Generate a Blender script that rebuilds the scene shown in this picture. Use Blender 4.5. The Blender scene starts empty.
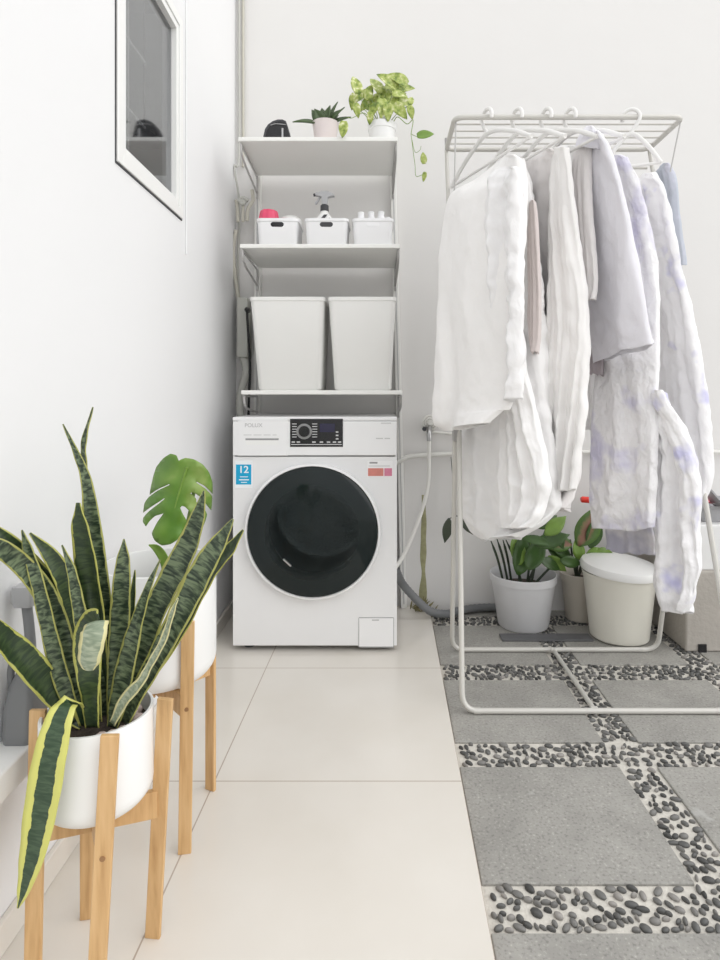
import bpy, bmesh, math, random
from mathutils import Vector, Matrix, noise
from mathutils.geometry import delaunay_2d_cdt
random.seed(7)
PI = math.pi
col = bpy.context.scene.collection
F, VX, VY, H = 595.0, 380.0, 396.0, 0.934

def P(px, py, Y):
    """point of the place seen in direction (px, py) at distance Y"""
    return Vector(((px - VX) / F * Y, Y, H + (VY - py) / F * Y))

# ------------------------------------------------------------------ materials
def nt(name):
    m = bpy.data.materials.new(name); m.use_nodes = True
    t = m.node_tree
    return m, t, t.nodes['Principled BSDF']

def mat(name, c, rough=.5, metal=0., var=0., vscale=8., bump=0., bscale=40., spec=.5, coat=0., trans=0., alpha=1.):
    m, t, b = nt(name)
    b.inputs['Roughness'].default_value = rough
    b.inputs['Metallic'].default_value = metal
    b.inputs['Specular IOR Level'].default_value = spec
    b.inputs['Coat Weight'].default_value = coat
    b.inputs['Transmission Weight'].default_value = trans
    b.inputs['Alpha'].default_value = alpha
    tc = t.nodes.new('ShaderNodeTexCoord')
    n = t.nodes.new('ShaderNodeTexNoise'); n.inputs['Scale'].default_value = vscale; n.inputs['Detail'].default_value = 5
    t.links.new(tc.outputs['Object'], n.inputs['Vector'])
    mx = t.nodes.new('ShaderNodeMix'); mx.data_type = 'RGBA'
    v = max(var, .01)
    mx.inputs['A'].default_value = (*[x * (1 - v) for x in c], 1)
    mx.inputs['B'].default_value = (*[min(1, x * (1 + v)) for x in c], 1)
    t.links.new(n.outputs['Fac'], mx.inputs['Factor'])
    t.links.new(mx.outputs['Result'], b.inputs['Base Color'])
    if bump:
        n2 = t.nodes.new('ShaderNodeTexNoise'); n2.inputs['Scale'].default_value = bscale; n2.inputs['Detail'].default_value = 4
        t.links.new(tc.outputs['Object'], n2.inputs['Vector'])
        bp = t.nodes.new('ShaderNodeBump'); bp.inputs['Strength'].default_value = bump; bp.inputs['Distance'].default_value = .01
        t.links.new(n2.outputs['Fac'], bp.inputs['Height']); t.links.new(bp.outputs['Normal'], b.inputs['Normal'])
    return m

def ramp(t, stops, interp='LINEAR'):
    r = t.nodes.new('ShaderNodeValToRGB'); r.color_ramp.interpolation = interp
    el = r.color_ramp.elements
    while len(el) > 1: el.remove(el[-1])
    el[0].position = stops[0][0]; el[0].color = (*stops[0][1], 1)
    for p, c in stops[1:]:
        e = el.new(p); e.color = (*c, 1)
    return r

def mathn(t, op, a, b=None):
    n = t.nodes.new('ShaderNodeMath'); n.operation = op
    for i, v in enumerate((a, b)):
        if v is None: continue
        if hasattr(v, 'is_output'): t.links.new(v, n.inputs[i])
        else: n.inputs[i].default_value = v
    return n.outputs[0]

M = {}
M['wall_left'] = mat('wall_left_paint', (.82, .82, .825), .6, var=.012, vscale=2, bump=.15, bscale=9)
M['wall_back'] = mat('wall_back_paint', (.765, .752, .735), .6, var=.02, vscale=2.2, bump=.2, bscale=7)
M['white_gloss'] = mat('white_gloss_paint', (.85, .85, .835), .3)
M['shelf'] = mat('shelf_laminate', (.86, .855, .825), .4)
M['washer'] = mat('washer_enamel', (.80, .80, .80), .25)
M['washer_panel'] = mat('washer_panel_plastic', (.84, .84, .84), .3)
M['pot'] = mat('white_ceramic', (.83, .83, .82), .35)
M['pot_pink'] = mat('pale_pink_ceramic', (.78, .70, .69), .4)
M['bucket'] = mat('grey_white_plastic', (.66, .66, .67), .45, var=.05, vscale=14)
M['potbeige'] = mat('beige_pot_plastic', (.58, .54, .47), .5, var=.08)
M['cream'] = mat('cream_plastic', (.76, .74, .66), .4, var=.02)
M['basket'] = mat('white_basket_plastic', (.88, .88, .89), .35)
M['bin'] = mat('frosted_white_plastic', (.84, .835, .81), .4)
M['black'] = mat('black_plastic', (.012, .012, .014), .25)
M['dark'] = mat('dark_grey_rubber', (.05, .05, .055), .6)
M['greyplastic'] = mat('grey_tool_plastic', (.2, .205, .21), .4, var=.06)
M['greypl2'] = mat('light_grey_plastic', (.42, .42, .43), .35)
M['rack'] = mat('grey_white_rack_tube', (.60, .585, .545), .32, metal=.1)
M['rackgrey'] = mat('grey_joint_plastic', (.36, .35, .34), .4)
M['wire'] = mat('wire_metal', (.5, .49, .48), .35, metal=.3)
M['hanger'] = mat('white_hanger_plastic', (.80, .79, .77), .35)
M['pipe'] = mat('white_pvc_pipe', (.78, .77, .73), .35)
M['pipe_old'] = mat('aged_pvc_pipe', (.55, .53, .46), .5, var=.1, vscale=30)
M['hose'] = mat('grey_drain_hose', (.17, .175, .18), .45, var=.1, vscale=30)
M['moss'] = mat('moss_stain', (.36, .35, .2), .95, var=.4, vscale=40)
M['mossplant'] = mat('moss_tuft', (.22, .2, .1), .95, var=.4, vscale=60)
M['steel'] = mat('brushed_steel', (.5, .5, .5), .3, metal=1)
M['drum'] = mat('drum_steel', (.42, .43, .44), .25, metal=1, bump=.6, bscale=90)
M['rubber'] = mat('grey_gasket_rubber', (.10, .105, .11), .5)
M['soil'] = mat('potting_soil', (.06, .045, .035), .95, var=.5, vscale=80, bump=1, bscale=120)
M['stone_pink'] = mat('pale_pink_stone', (.62, .5, .46), .6, var=.1)
M['concrete'] = mat('trough_concrete', (.43, .40, .36), .85, var=.16, vscale=9, bump=.3, bscale=60)
M['slabdark'] = mat('dark_slate_tile', (.12, .12, .125), .6, var=.15, vscale=20)
M['stem'] = mat('dark_stem', (.035, .05, .03), .5)
M['stemg'] = mat('green_stem', (.2, .3, .07), .5)
M['zz'] = mat('zz_leaf', (.045, .10, .02), .35, var=.6, vscale=18)
M['lime'] = mat('lime_leaf', (.17, .29, .045), .35, var=.4, vscale=20)
M['succ'] = mat('dark_succulent', (.06, .1, .035), .45, var=.35, vscale=60)
M['darkleaf'] = mat('dark_grey_green_leaf', (.06, .075, .05), .4, var=.2)
M['pink'] = mat('pink_plastic', (.75, .07, .16), .35, var=.08)
M['red'] = mat('red_plastic', (.85, .06, .04), .35)
M['blue'] = mat('blue_sticker', (.0, .36, .62), .4, var=.1, vscale=40)
M['white_print'] = mat('white_print', (.85, .88, .9), .4)
M['grey_print'] = mat('grey_print', (.3, .3, .3), .5)
M['grey_print2'] = mat('pale_grey_print', (.55, .55, .55), .5)
M['lcd'] = mat('display_navy', (.02, .018, .05), .2)
M['redst'] = mat('red_sticker', (.62, .22, .18), .5, var=.15, vscale=60)
M['pinkst'] = mat('magenta_sticker', (.62, .2, .3), .5, var=.15, vscale=60)
M['foam'] = mat('white_foam_board', (.82, .82, .81), .6)
M['lampd'] = mat('blue_grey_shade', (.07, .09, .11), .5)
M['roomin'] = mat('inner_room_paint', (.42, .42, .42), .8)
M['sock'] = mat('aged_white_plastic', (.52, .52, .48), .45)

def wood():
    m, t, b = nt('birch_wood')
    tc = t.nodes.new('ShaderNodeTexCoord'); mp = t.nodes.new('ShaderNodeMapping')
    mp.inputs['Scale'].default_value = (30, 30, 2.5)
    n = t.nodes.new('ShaderNodeTexNoise'); n.inputs['Scale'].default_value = 3; n.inputs['Detail'].default_value = 6
    t.links.new(tc.outputs['Object'], mp.inputs[0]); t.links.new(mp.outputs[0], n.inputs['Vector'])
    r = ramp(t, [(.3, (.50, .29, .12)), (.5, (.62, .39, .18)), (.75, (.70, .47, .24))])
    t.links.new(n.outputs['Fac'], r.inputs[0]); t.links.new(r.outputs[0], b.inputs['Base Color'])
    b.inputs['Roughness'].default_value = .5
    return m
M['wood'] = wood()
M['wood_end'] = mat('birch_end_grain', (.30, .16, .07), .6, var=.1)

def tile():
    m, t, b = nt('cream_porcelain_tile')
    tc = t.nodes.new('ShaderNodeTexCoord'); s = t.nodes.new('ShaderNodeSeparateXYZ')
    t.links.new(tc.outputs['Object'], s.inputs[0])
    xs = mathn(t, 'MULTIPLY', s.outputs['Y'], .0165)
    xx = mathn(t, 'SUBTRACT', s.outputs['X'], xs)
    def line(v, off, w=.0016):
        a = mathn(t, 'ADD', v, off); a = mathn(t, 'MODULO', a, .6); a = mathn(t, 'SUBTRACT', a, .3)
        a = mathn(t, 'ABSOLUTE', a); return mathn(t, 'LESS_THAN', a, w)
    # grout at x' = -0.425 and y = 2.043
    lx = line(xx, .425 + .3 + .6); ly = line(s.outputs['Y'], -2.043 + .3 + 3.0)
    l = mathn(t, 'MAXIMUM', lx, ly)
    n = t.nodes.new('ShaderNodeTexNoise'); n.inputs['Scale'].default_value = 2.5; n.inputs['Detail'].default_value = 4
    t.links.new(tc.outputs['Object'], n.inputs['Vector'])
    r = ramp(t, [(.3, (.705, .665, .60)), (.7, (.765, .73, .675))])
    t.links.new(n.outputs['Fac'], r.inputs[0])
    mx = t.nodes.new('ShaderNodeMix'); mx.data_type = 'RGBA'; mx.inputs['B'].default_value = (.47, .40, .34, 1)
    t.links.new(l, mx.inputs['Factor']); t.links.new(r.outputs[0], mx.inputs['A'])
    t.links.new(mx.outputs['Result'], b.inputs['Base Color'])
    b.inputs['Roughness'].default_value = .22
    return m
M['tile'] = tile()

def paver(name, c, light):
    m, t, b = nt(name)
    tc = t.nodes.new('ShaderNodeTexCoord')
    n = t.nodes.new('ShaderNodeTexNoise'); n.inputs['Scale'].default_value = 5; n.inputs['Detail'].default_value = 8; n.inputs['Roughness'].default_value = .7
    t.links.new(tc.outputs['Object'], n.inputs['Vector'])
    r = ramp(t, [(.3, tuple(x * .82 for x in c)), (.7, tuple(x * 1.18 for x in c))])
    t.links.new(n.outputs['Fac'], r.inputs[0])
    f = t.nodes.new('ShaderNodeTexNoise'); f.inputs['Scale'].default_value = 160; f.inputs['Detail'].default_value = 2
    t.links.new(tc.outputs['Object'], f.inputs['Vector'])
    r2 = ramp(t, [(.30, (.72, .72, .72)), (.45, (1, 1, 1)), (.62, (1.0, 1.0, 1.0)), (.72, (1.35, 1.35, 1.35))])
    t.links.new(f.outputs['Fac'], r2.inputs[0])
    mu = t.nodes.new('ShaderNodeMix'); mu.data_type = 'RGBA'; mu.blend_type = 'MULTIPLY'; mu.inputs['Factor'].default_value = 1
    t.links.new(r.outputs[0], mu.inputs['A']); t.links.new(r2.outputs[0], mu.inputs['B'])
    w = t.nodes.new('ShaderNodeTexNoise'); w.inputs['Scale'].default_value = 9; w.inputs['Detail'].default_value = 6
    t.links.new(tc.outputs['Object'], w.inputs['Vector'])
    r3 = ramp(t, [(.66, (0, 0, 0)), (.80, (1, 1, 1))])
    t.links.new(w.outputs['Fac'], r3.inputs[0])
    m3 = t.nodes.new('ShaderNodeMix'); m3.data_type = 'RGBA'; m3.inputs['B'].default_value = (*light, 1)
    t.links.new(r3.outputs[0], m3.inputs['Factor']); t.links.new(mu.outputs['Result'], m3.inputs['A'])
    t.links.new(m3.outputs['Result'], b.inputs['Base Color'])
    b.inputs['Roughness'].default_value = .65
    return m
M['paver'] = paver('grey_stone_paver', (.335, .325, .30), (.57, .57, .55))
M['cement'] = mat('pale_cement', (.66, .63, .57), .85, var=.1, vscale=25, bump=.4, bscale=120)

def pebm():
    m, t, b = nt('grey_river_pebble')
    g = t.nodes.new('ShaderNodeNewGeometry')
    r = ramp(t, [(0, (.055, .055, .053)), (.5, (.125, .125, .12)), (.85, (.19, .185, .175)), (1, (.32, .30, .28))])
    t.links.new(g.outputs['Random Per Island'], r.inputs[0]); t.links.new(r.outputs[0], b.inputs['Base Color'])
    b.inputs['Roughness'].default_value = .5
    return m
M['pebble'] = pebm()

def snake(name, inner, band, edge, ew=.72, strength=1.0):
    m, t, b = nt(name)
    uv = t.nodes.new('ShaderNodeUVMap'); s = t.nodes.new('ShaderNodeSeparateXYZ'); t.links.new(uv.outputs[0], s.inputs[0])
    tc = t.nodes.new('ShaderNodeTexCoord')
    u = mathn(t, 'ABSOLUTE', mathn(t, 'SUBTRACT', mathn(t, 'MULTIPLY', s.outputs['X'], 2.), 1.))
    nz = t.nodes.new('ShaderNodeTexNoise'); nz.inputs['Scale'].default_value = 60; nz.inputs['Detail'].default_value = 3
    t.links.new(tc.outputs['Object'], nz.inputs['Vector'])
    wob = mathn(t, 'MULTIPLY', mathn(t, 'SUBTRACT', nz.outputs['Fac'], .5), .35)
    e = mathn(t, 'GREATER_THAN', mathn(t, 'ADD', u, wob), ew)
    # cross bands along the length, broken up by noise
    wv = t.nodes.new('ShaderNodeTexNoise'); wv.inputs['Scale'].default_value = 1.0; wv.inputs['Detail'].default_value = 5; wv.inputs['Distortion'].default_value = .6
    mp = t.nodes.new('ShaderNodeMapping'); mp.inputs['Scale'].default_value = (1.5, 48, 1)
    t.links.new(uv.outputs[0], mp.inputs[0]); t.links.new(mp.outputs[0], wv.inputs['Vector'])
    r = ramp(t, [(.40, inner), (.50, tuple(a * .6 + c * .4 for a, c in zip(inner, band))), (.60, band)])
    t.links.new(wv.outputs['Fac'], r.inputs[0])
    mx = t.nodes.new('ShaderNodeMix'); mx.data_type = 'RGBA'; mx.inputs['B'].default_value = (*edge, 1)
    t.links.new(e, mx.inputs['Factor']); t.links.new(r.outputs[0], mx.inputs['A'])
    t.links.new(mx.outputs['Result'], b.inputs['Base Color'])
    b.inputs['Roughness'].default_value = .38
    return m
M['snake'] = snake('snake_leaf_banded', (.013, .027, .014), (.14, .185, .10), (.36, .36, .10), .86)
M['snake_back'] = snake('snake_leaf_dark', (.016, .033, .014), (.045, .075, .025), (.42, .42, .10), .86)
M['snake_wide'] = snake('snake_leaf_wide_margin', (.02, .05, .022), (.05, .09, .045), (.60, .60, .16), .52)
M['snake_pale'] = snake('snake_leaf_pale_face', (.20, .25, .17), (.36, .40, .29), (.62, .58, .30), .72)

def variegated():
    m, t, b = nt('variegated_pothos_leaf')
    tc = t.nodes.new('ShaderNodeTexCoord'); n = t.nodes.new('ShaderNodeTexNoise'); n.inputs['Scale'].default_value = 55; n.inputs['Detail'].default_value = 4
    t.links.new(tc.outputs['Object'], n.inputs['Vector'])
    r = ramp(t, [(.34, (.13, .20, .03)), (.46, (.30, .38, .07)), (.58, (.44, .50, .15)), (.70, (.78, .78, .52))])
    t.links.new(n.outputs['Fac'], r.inputs[0]); t.links.new(r.outputs[0], b.inputs['Base Color'])
    b.inputs['Roughness'].default_value = .4
    return m
M['pothos'] = variegated()

def monst():
    m, t, b = nt('monstera_leaf_green')
    tc = t.nodes.new('ShaderNodeTexCoord'); n = t.nodes.new('ShaderNodeTexNoise'); n.inputs['Scale'].default_value = 13; n.inputs['Detail'].default_value = 3
    t.links.new(tc.outputs['Object'], n.inputs['Vector'])
    r = ramp(t, [(.35, (.085, .20, .02)), (.55, (.14, .26, .035)), (.75, (.27, .34, .10))])
    t.links.new(n.outputs['Fac'], r.inputs[0]); t.links.new(r.outputs[0], b.inputs['Base Color'])
    b.inputs['Roughness'].default_value = .4
    return m
M['monstera'] = monst()

def calath():
    m, t, b = nt('rose_centred_leaf')
    uv = t.nodes.new('ShaderNodeUVMap'); s = t.nodes.new('ShaderNodeSeparateXYZ'); t.links.new(uv.outputs[0], s.inputs[0])
    tc = t.nodes.new('ShaderNodeTexCoord')
    u = mathn(t, 'ABSOLUTE', mathn(t, 'SUBTRACT', mathn(t, 'MULTIPLY', s.outputs['X'], 2.), 1.))
    nz = t.nodes.new('ShaderNodeTexNoise'); nz.inputs['Scale'].default_value = 70
    t.links.new(tc.outputs['Object'], nz.inputs['Vector'])
    v = mathn(t, 'ADD', u, mathn(t, 'MULTIPLY', mathn(t, 'SUBTRACT', nz.outputs['Fac'], .5), .6))
    r = ramp(t, [(.1, (.26, .13, .09)), (.4, (.20, .15, .07)), (.6, (.08, .15, .04)), (.9, (.10, .19, .04))])
    t.links.new(v, r.inputs[0]); t.links.new(r.outputs[0], b.inputs['Base Color'])
    b.inputs['Roughness'].default_value = .4
    return m
M['rose'] = calath()

def cloth(name, c, c2=None, scale=3., lo=.5, hi=.62, crease=.32, bs=15., rough=.75, sheen=.15):
    m, t, b = nt(name)
    tc = t.nodes.new('ShaderNodeTexCoord')
    n = t.nodes.new('ShaderNodeTexNoise'); n.inputs['Scale'].default_value = scale; n.inputs['Detail'].default_value = 3
    t.links.new(tc.outputs['Object'], n.inputs['Vector'])
    r = ramp(t, [(lo, c), (hi, c2 or tuple(x * .97 for x in c))])
    t.links.new(n.outputs['Fac'], r.inputs[0]); t.links.new(r.outputs[0], b.inputs['Base Color'])
    mp = t.nodes.new('ShaderNodeMapping'); mp.inputs['Scale'].default_value = (1, 1, .6)
    t.links.new(tc.outputs['Object'], mp.inputs[0])
    n2 = t.nodes.new('ShaderNodeTexNoise'); n2.inputs['Scale'].default_value = bs; n2.inputs['Detail'].default_value = 5; n2.inputs['Distortion'].default_value = .35
    t.links.new(mp.outputs[0], n2.inputs['Vector'])
    bp = t.nodes.new('ShaderNodeBump'); bp.inputs['Strength'].default_value = crease; bp.inputs['Distance'].default_value = .03
    t.links.new(n2.outputs['Fac'], bp.inputs['Height']); t.links.new(bp.outputs['Normal'], b.inputs['Normal'])
    b.inputs['Roughness'].default_value = rough
    b.inputs['Sheen Weight'].default_value = sheen
    return m
M['cloth_warm'] = cloth('warm_white_cotton', (.88, .865, .85))
M['cloth_white'] = cloth('white_cotton', (.90, .89, .885))
M['cloth_satin'] = cloth('white_satin', (.86, .85, .85), crease=.5, bs=12, rough=.35)
M['cloth_rose'] = cloth('pinkish_white_cotton', (.86, .83, .82))
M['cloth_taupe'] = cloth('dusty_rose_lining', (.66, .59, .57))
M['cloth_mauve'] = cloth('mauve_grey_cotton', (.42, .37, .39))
M['cloth_lilac'] = cloth('pale_lilac_cotton', (.83, .82, .87))
M['cloth_dye'] = cloth('lilac_tie_dye_cotton', (.89, .88, .89), (.66, .64, .79), 7., .56, .70, crease=.6, bs=30)
M['cloth_dye2'] = cloth('violet_tie_dye_cotton', (.90, .89, .90), (.58, .57, .78), 7.5, .56, .68, crease=.5, bs=18)
M['cloth_bluegrey'] = cloth('blue_grey_cotton', (.50, .53, .60), (.68, .67, .78), 8, .45, .6)
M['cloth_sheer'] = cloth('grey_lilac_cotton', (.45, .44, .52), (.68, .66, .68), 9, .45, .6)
M['cloth_rag'] = cloth('pink_striped_cloth', (.8, .78, .77), (.7, .1, .15), 22, .5, .55)

def glass():
    m, t, b = nt('grey_window_glass')
    out = t.nodes['Material Output']
    tr = t.nodes.new('ShaderNodeBsdfTransparent'); tr.inputs[0].default_value = (.8, .81, .82, 1)
    gl = t.nodes.new('ShaderNodeBsdfGlossy'); gl.inputs['Roughness'].default_value = .05
    gl.inputs['Color'].default_value = (.75, .76, .77, 1)
    mx = t.nodes.new('ShaderNodeMixShader'); mx.inputs[0].default_value = .38
    t.links.new(tr.outputs[0], mx.inputs[1]); t.links.new(gl.outputs[0], mx.inputs[2]); t.links.new(mx.outputs[0], out.inputs[0])
    n = t.nodes.new('ShaderNodeTexNoise'); n.inputs['Scale'].default_value = 3
    return m
M['glass'] = glass()
def doorglass():
    m, t, b = nt('smoked_door_glass')
    out = t.nodes['Material Output']
    b.inputs['Base Color'].default_value = (.012, .018, .018, 1); b.inputs['Roughness'].default_value = .06; b.inputs['Specular IOR Level'].default_value = .28
    tr = t.nodes.new('ShaderNodeBsdfTransparent'); tr.inputs[0].default_value = (.55, .60, .59, 1)
    mx = t.nodes.new('ShaderNodeMixShader')
    tc = t.nodes.new('ShaderNodeTexCoord'); g = t.nodes.new('ShaderNodeVectorMath'); g.operation = 'LENGTH'
    t.links.new(tc.outputs['Object'], g.inputs[0])
    r = ramp(t, [(.150, (.35, .35, .35)), (.180, (1, 1, 1))])
    t.links.new(g.outputs['Value'], r.inputs[0]); t.links.new(r.outputs[0], mx.inputs[0])
    t.links.new(tr.outputs[0], mx.inputs[1]); t.links.new(b.outputs[0], mx.inputs[2]); t.links.new(mx.outputs[0], out.inputs[0])
    return m
M['doorglass'] = doorglass()

# ------------------------------------------------------------------ mesh helpers
class MB:
    def __init__(s): s.v = []; s.f = []; s.uv = {}
    def add(s, vs, fs, uvs=None):
        o = len(s.v); s.v += [tuple(v) for v in vs]
        for k, f in enumerate(fs): s.f.append(tuple(i + o for i in f))
        if uvs:
            for i, u in enumerate(uvs): s.uv[o + i] = u
        return s
    def box(s, a, b):
        x0, y0, z0 = a; x1, y1, z1 = b
        return s.add([(x0,y0,z0),(x1,y0,z0),(x1,y1,z0),(x0,y1,z0),(x0,y0,z1),(x1,y0,z1),(x1,y1,z1),(x0,y1,z1)],
                     [(0,3,2,1),(4,5,6,7),(0,1,5,4),(1,2,6,5),(2,3,7,6),(3,0,4,7)])
    def tube(s, pts, r, n=10, caps=True):
        pts = [Vector(p) for p in pts]; rs = r if isinstance(r, (list, tuple)) else [r] * len(pts)
        rings = []; up = None
        for i, p in enumerate(pts):
            d = (pts[min(i+1, len(pts)-1)] - pts[max(i-1, 0)]).normalized()
            if up is None:
                up = Vector((0, 0, 1)) if abs(d.z) < .9 else Vector((0, 1, 0))
            a = (up - d * up.dot(d)).normalized(); up = a; b = d.cross(a)
            rings.append([p + (a * math.cos(2*PI*k/n) + b * math.sin(2*PI*k/n)) * rs[i] for k in range(n)])
        return s.loft(rings, caps)
    def loft(s, rings, caps=True, captop=None, capbot=None):
        n = len(rings[0]); vs = [v for r in rings for v in r]; fs = []
        for i in range(len(rings) - 1):
            for k in range(n):
                fs.append((i*n+k, i*n+(k+1) % n, (i+1)*n+(k+1) % n, (i+1)*n+k))
        if caps if capbot is None else capbot: fs.append(tuple(reversed(range(n))))
        if caps if captop is None else captop: fs.append(tuple(range((len(rings)-1)*n, len(rings)*n)))
        return s.add(vs, fs)
    def lathe(s, prof, c=(0, 0, 0), n=40, axis='z', caps=False):
        rings = []
        for r, z in prof:
            ring = []
            for k in range(n):
                a = 2*PI*k/n
                if axis == 'z': ring.append((c[0]+r*math.cos(a), c[1]+r*math.sin(a), c[2]+z))
                else: ring.append((c[0]+r*math.cos(a), c[1]-z, c[2]+r*math.sin(a)))
            rings.append(ring)
        return s.loft(rings, caps)
    def build(s, name, m, parent=None, smooth=True, bevel=0., solid=0., loc=None, angle=40):
        me = bpy.data.meshes.new(name)
        vs = s.v
        if loc is not None: vs = [(x-loc[0], y-loc[1], z-loc[2]) for x, y, z in vs]
        me.from_pydata(vs, [], s.f)
        if s.uv:
            ul = me.uv_layers.new(name='UVMap')
            for l in me.loops: ul.data[l.index].uv = s.uv.get(l.vertex_index, (0, 0))
        bm = bmesh.new(); bm.from_mesh(me)
        if not solid: bmesh.ops.recalc_face_normals(bm, faces=bm.faces)
        bm.to_mesh(me); bm.free()
        me.materials.append(M[m] if isinstance(m, str) else m)
        o = bpy.data.objects.new(name, me); col.objects.link(o)
        if loc is not None: o.location = loc
        if parent: setpar(o, parent)
        if bevel:
            md = o.modifiers.new('bevel', 'BEVEL'); md.width = bevel; md.segments = 3; md.limit_method = 'ANGLE'; md.angle_limit = .6
        if solid:
            md = o.modifiers.new('solid', 'SOLIDIFY'); md.thickness = solid; md.offset = 0
        if smooth:
            for p in me.polygons: p.use_smooth = True
            if hasattr(me, 'set_sharp_from_angle'): me.set_sharp_from_angle(angle=math.radians(angle))
        return o

def wloc(o):
    l = Vector(o.location)
    while o.parent: o = o.parent; l += Vector(o.location)
    return l
def setpar(o, parent):
    o.parent = parent
    o.location = Vector(o.location) - wloc(parent)

def thing(name, label, cat, loc, group=None):
    o = bpy.data.objects.new(name, None); col.objects.link(o); o.location = loc; o.empty_display_size = .05
    o['label'] = label; o['category'] = cat
    if group: o['group'] = group
    return o
def tag(o, label, cat, group=None):
    o['label'] = label; o['category'] = cat
    if group: o['group'] = group
    return o
def struct(o): o['kind'] = 'structure'; return o

def copy_tree(o, parent=None):
    c = o.copy(); col.objects.link(c); c.parent = parent
    for ch in [x for x in bpy.data.objects if x.parent == o]:
        copy_tree(ch, c)
    return c

def catmull(pts, n=8):
    pts = [Vector(p) for p in pts]
    if len(pts) < 3: return [pts[0].lerp(pts[-1], i / n) for i in range(n + 1)]
    out = []
    P_ = [2*pts[0]-pts[1]] + pts + [2*pts[-1]-pts[-2]]
    for i in range(1, len(P_) - 2):
        a, b, c, d = P_[i-1:i+3]
        for k in range(n):
            t = k / n
            out.append(.5 * ((2*b) + (c-a)*t + (2*a-5*b+4*c-d)*t*t + (3*b-a-3*c+d)*t**3))
    out.append(pts[-1]); return out

def rrect(cx, cy, w, d, r, z, k=5):
    ring = []; r = min(r, w/2-1e-4, d/2-1e-4)
    for qx, qy, a0 in ((1,1,0),(-1,1,90),(-1,-1,180),(1,-1,270)):
        for i in range(k+1):
            a = math.radians(a0 + 90*i/k)
            ring.append((cx+qx*(w/2-r)+r*math.cos(a), cy+qy*(d/2-r)+r*math.sin(a), z))
    return ring

def leafmesh(mb, base, d, nrm, L, W, prof=None, droop=.2, fold=.18, n=9):
    """leaf: base point, growing direction, face normal; UV u across, v along"""
    base = Vector(base); d = Vector(d).normalized(); nrm = Vector(nrm)
    nrm = (nrm - d * nrm.dot(d)).normalized(); side = d.cross(nrm)
    prof = prof or (lambda t: math.sin(PI * min(1, t * 1.02 + .02)) ** .75 * (1.15 - .35 * t))
    vs, fs, uv = [], [], []
    for i in range(n + 1):
        t = i / n; w = max(.0005, W / 2 * prof(t)) if i < n else .0005
        c = base + d * (L * t) - nrm * (droop * L * t * t)
        for j in range(5):
            u = -1 + j * .5
            vs.append(c + side * (w * u) + nrm * (abs(u) * w * fold)); uv.append(((u+1)/2, t))
    for i in range(n):
        for j in range(4):
            fs.append((i*5+j, i*5+j+1, (i+1)*5+j+1, (i+1)*5+j))
    mb.add(vs, fs, uv); return mb
heart = lambda t: (math.sin(PI * min(1, (t + .12) / 1.12)) ** .7) * (1.1 - .35 * t)

def ribbon(pts, widths, facing, fold=.25, n=8, wave=0., uvspan=1.):
    """strap leaf along a 3-D centre line; facing = direction the broad face looks"""
    c = catmull(pts, n); ws = catmull([Vector((w, 0, 0)) for w in widths], n)
    f = Vector(facing).normalized(); mb = MB(); vs, fs, uv = [], [], []; tot = 0
    for i, p in enumerate(c):
        tdir = (c[min(i+1, len(c)-1)] - c[max(i-1, 0)]).normalized()
        if i: tot += (p - c[i-1]).length
        side = tdir.cross(f)
        side = side.normalized() if side.length > 1e-4 else Vector((1, 0, 0))
        nr = side.cross(tdir).normalized()
        w = max(.0006, ws[i].x / 2)
        for j in range(7):
            u = -1 + j / 3
            vs.append(p + side * (w * u) - nr * ((1 - u*u) * w * fold) + nr * (wave * abs(u) * u * math.sin(i * .9)))
            uv.append(((u+1)/2, tot * uvspan / .3))
    for i in range(len(c) - 1):
        for j in range(6): fs.append((i*7+j, i*7+j+1, (i+1)*7+j+1, (i+1)*7+j))
    mb.add(vs, fs, uv); return mb

def textmesh(s, name, size, loc, m, parent, sx=1.):
    cu = bpy.data.curves.new(name, 'FONT'); cu.body = s; cu.size = size; cu.align_x = 'CENTER'; cu.align_y = 'CENTER'; cu.extrude = .0006
    cu.offset = size * .015
    o = bpy.data.objects.new(name, cu); col.objects.link(o)
    bpy.context.view_layer.update()
    me = bpy.data.meshes.new_from_object(o.evaluated_get(bpy.context.evaluated_depsgraph_get()))
    bpy.data.objects.remove(o)
    q = bpy.data.objects.new(name, me); col.objects.link(q)
    me.transform(Matrix.Rotation(PI/2, 4, 'X') @ Matrix.Diagonal((sx, 1, 1, 1)))
    q.location = loc; me.materials.clear(); me.materials.append(M[m]); setpar(q, parent)
    return q

# ------------------------------------------------------------------ setting
WX, BY = -.64, 2.65
ZB, ZT = -.3, 3.4
# left wall with a window opening  y 1.44..1.83, z 1.52..2.10
wy0, wy1, wz0, wz1 = 1.47, 1.885, 1.535, 2.105
mb = MB()
mb.box((WX-.05, -2.4, ZB), (WX, wy0, ZT)); mb.box((WX-.05, wy1, ZB), (WX, BY+.12, ZT))
mb.box((WX-.05, wy0, ZB), (WX, wy1, wz0)); mb.box((WX-.05, wy0, wz1), (WX, wy1, ZT))
struct(mb.build('wall_left', 'wall_left', smooth=False))
struct(MB().box((WX-.12, BY, ZB), (3.2, BY+.12, ZT)).build('wall_back', 'wall_back', smooth=False))
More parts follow.
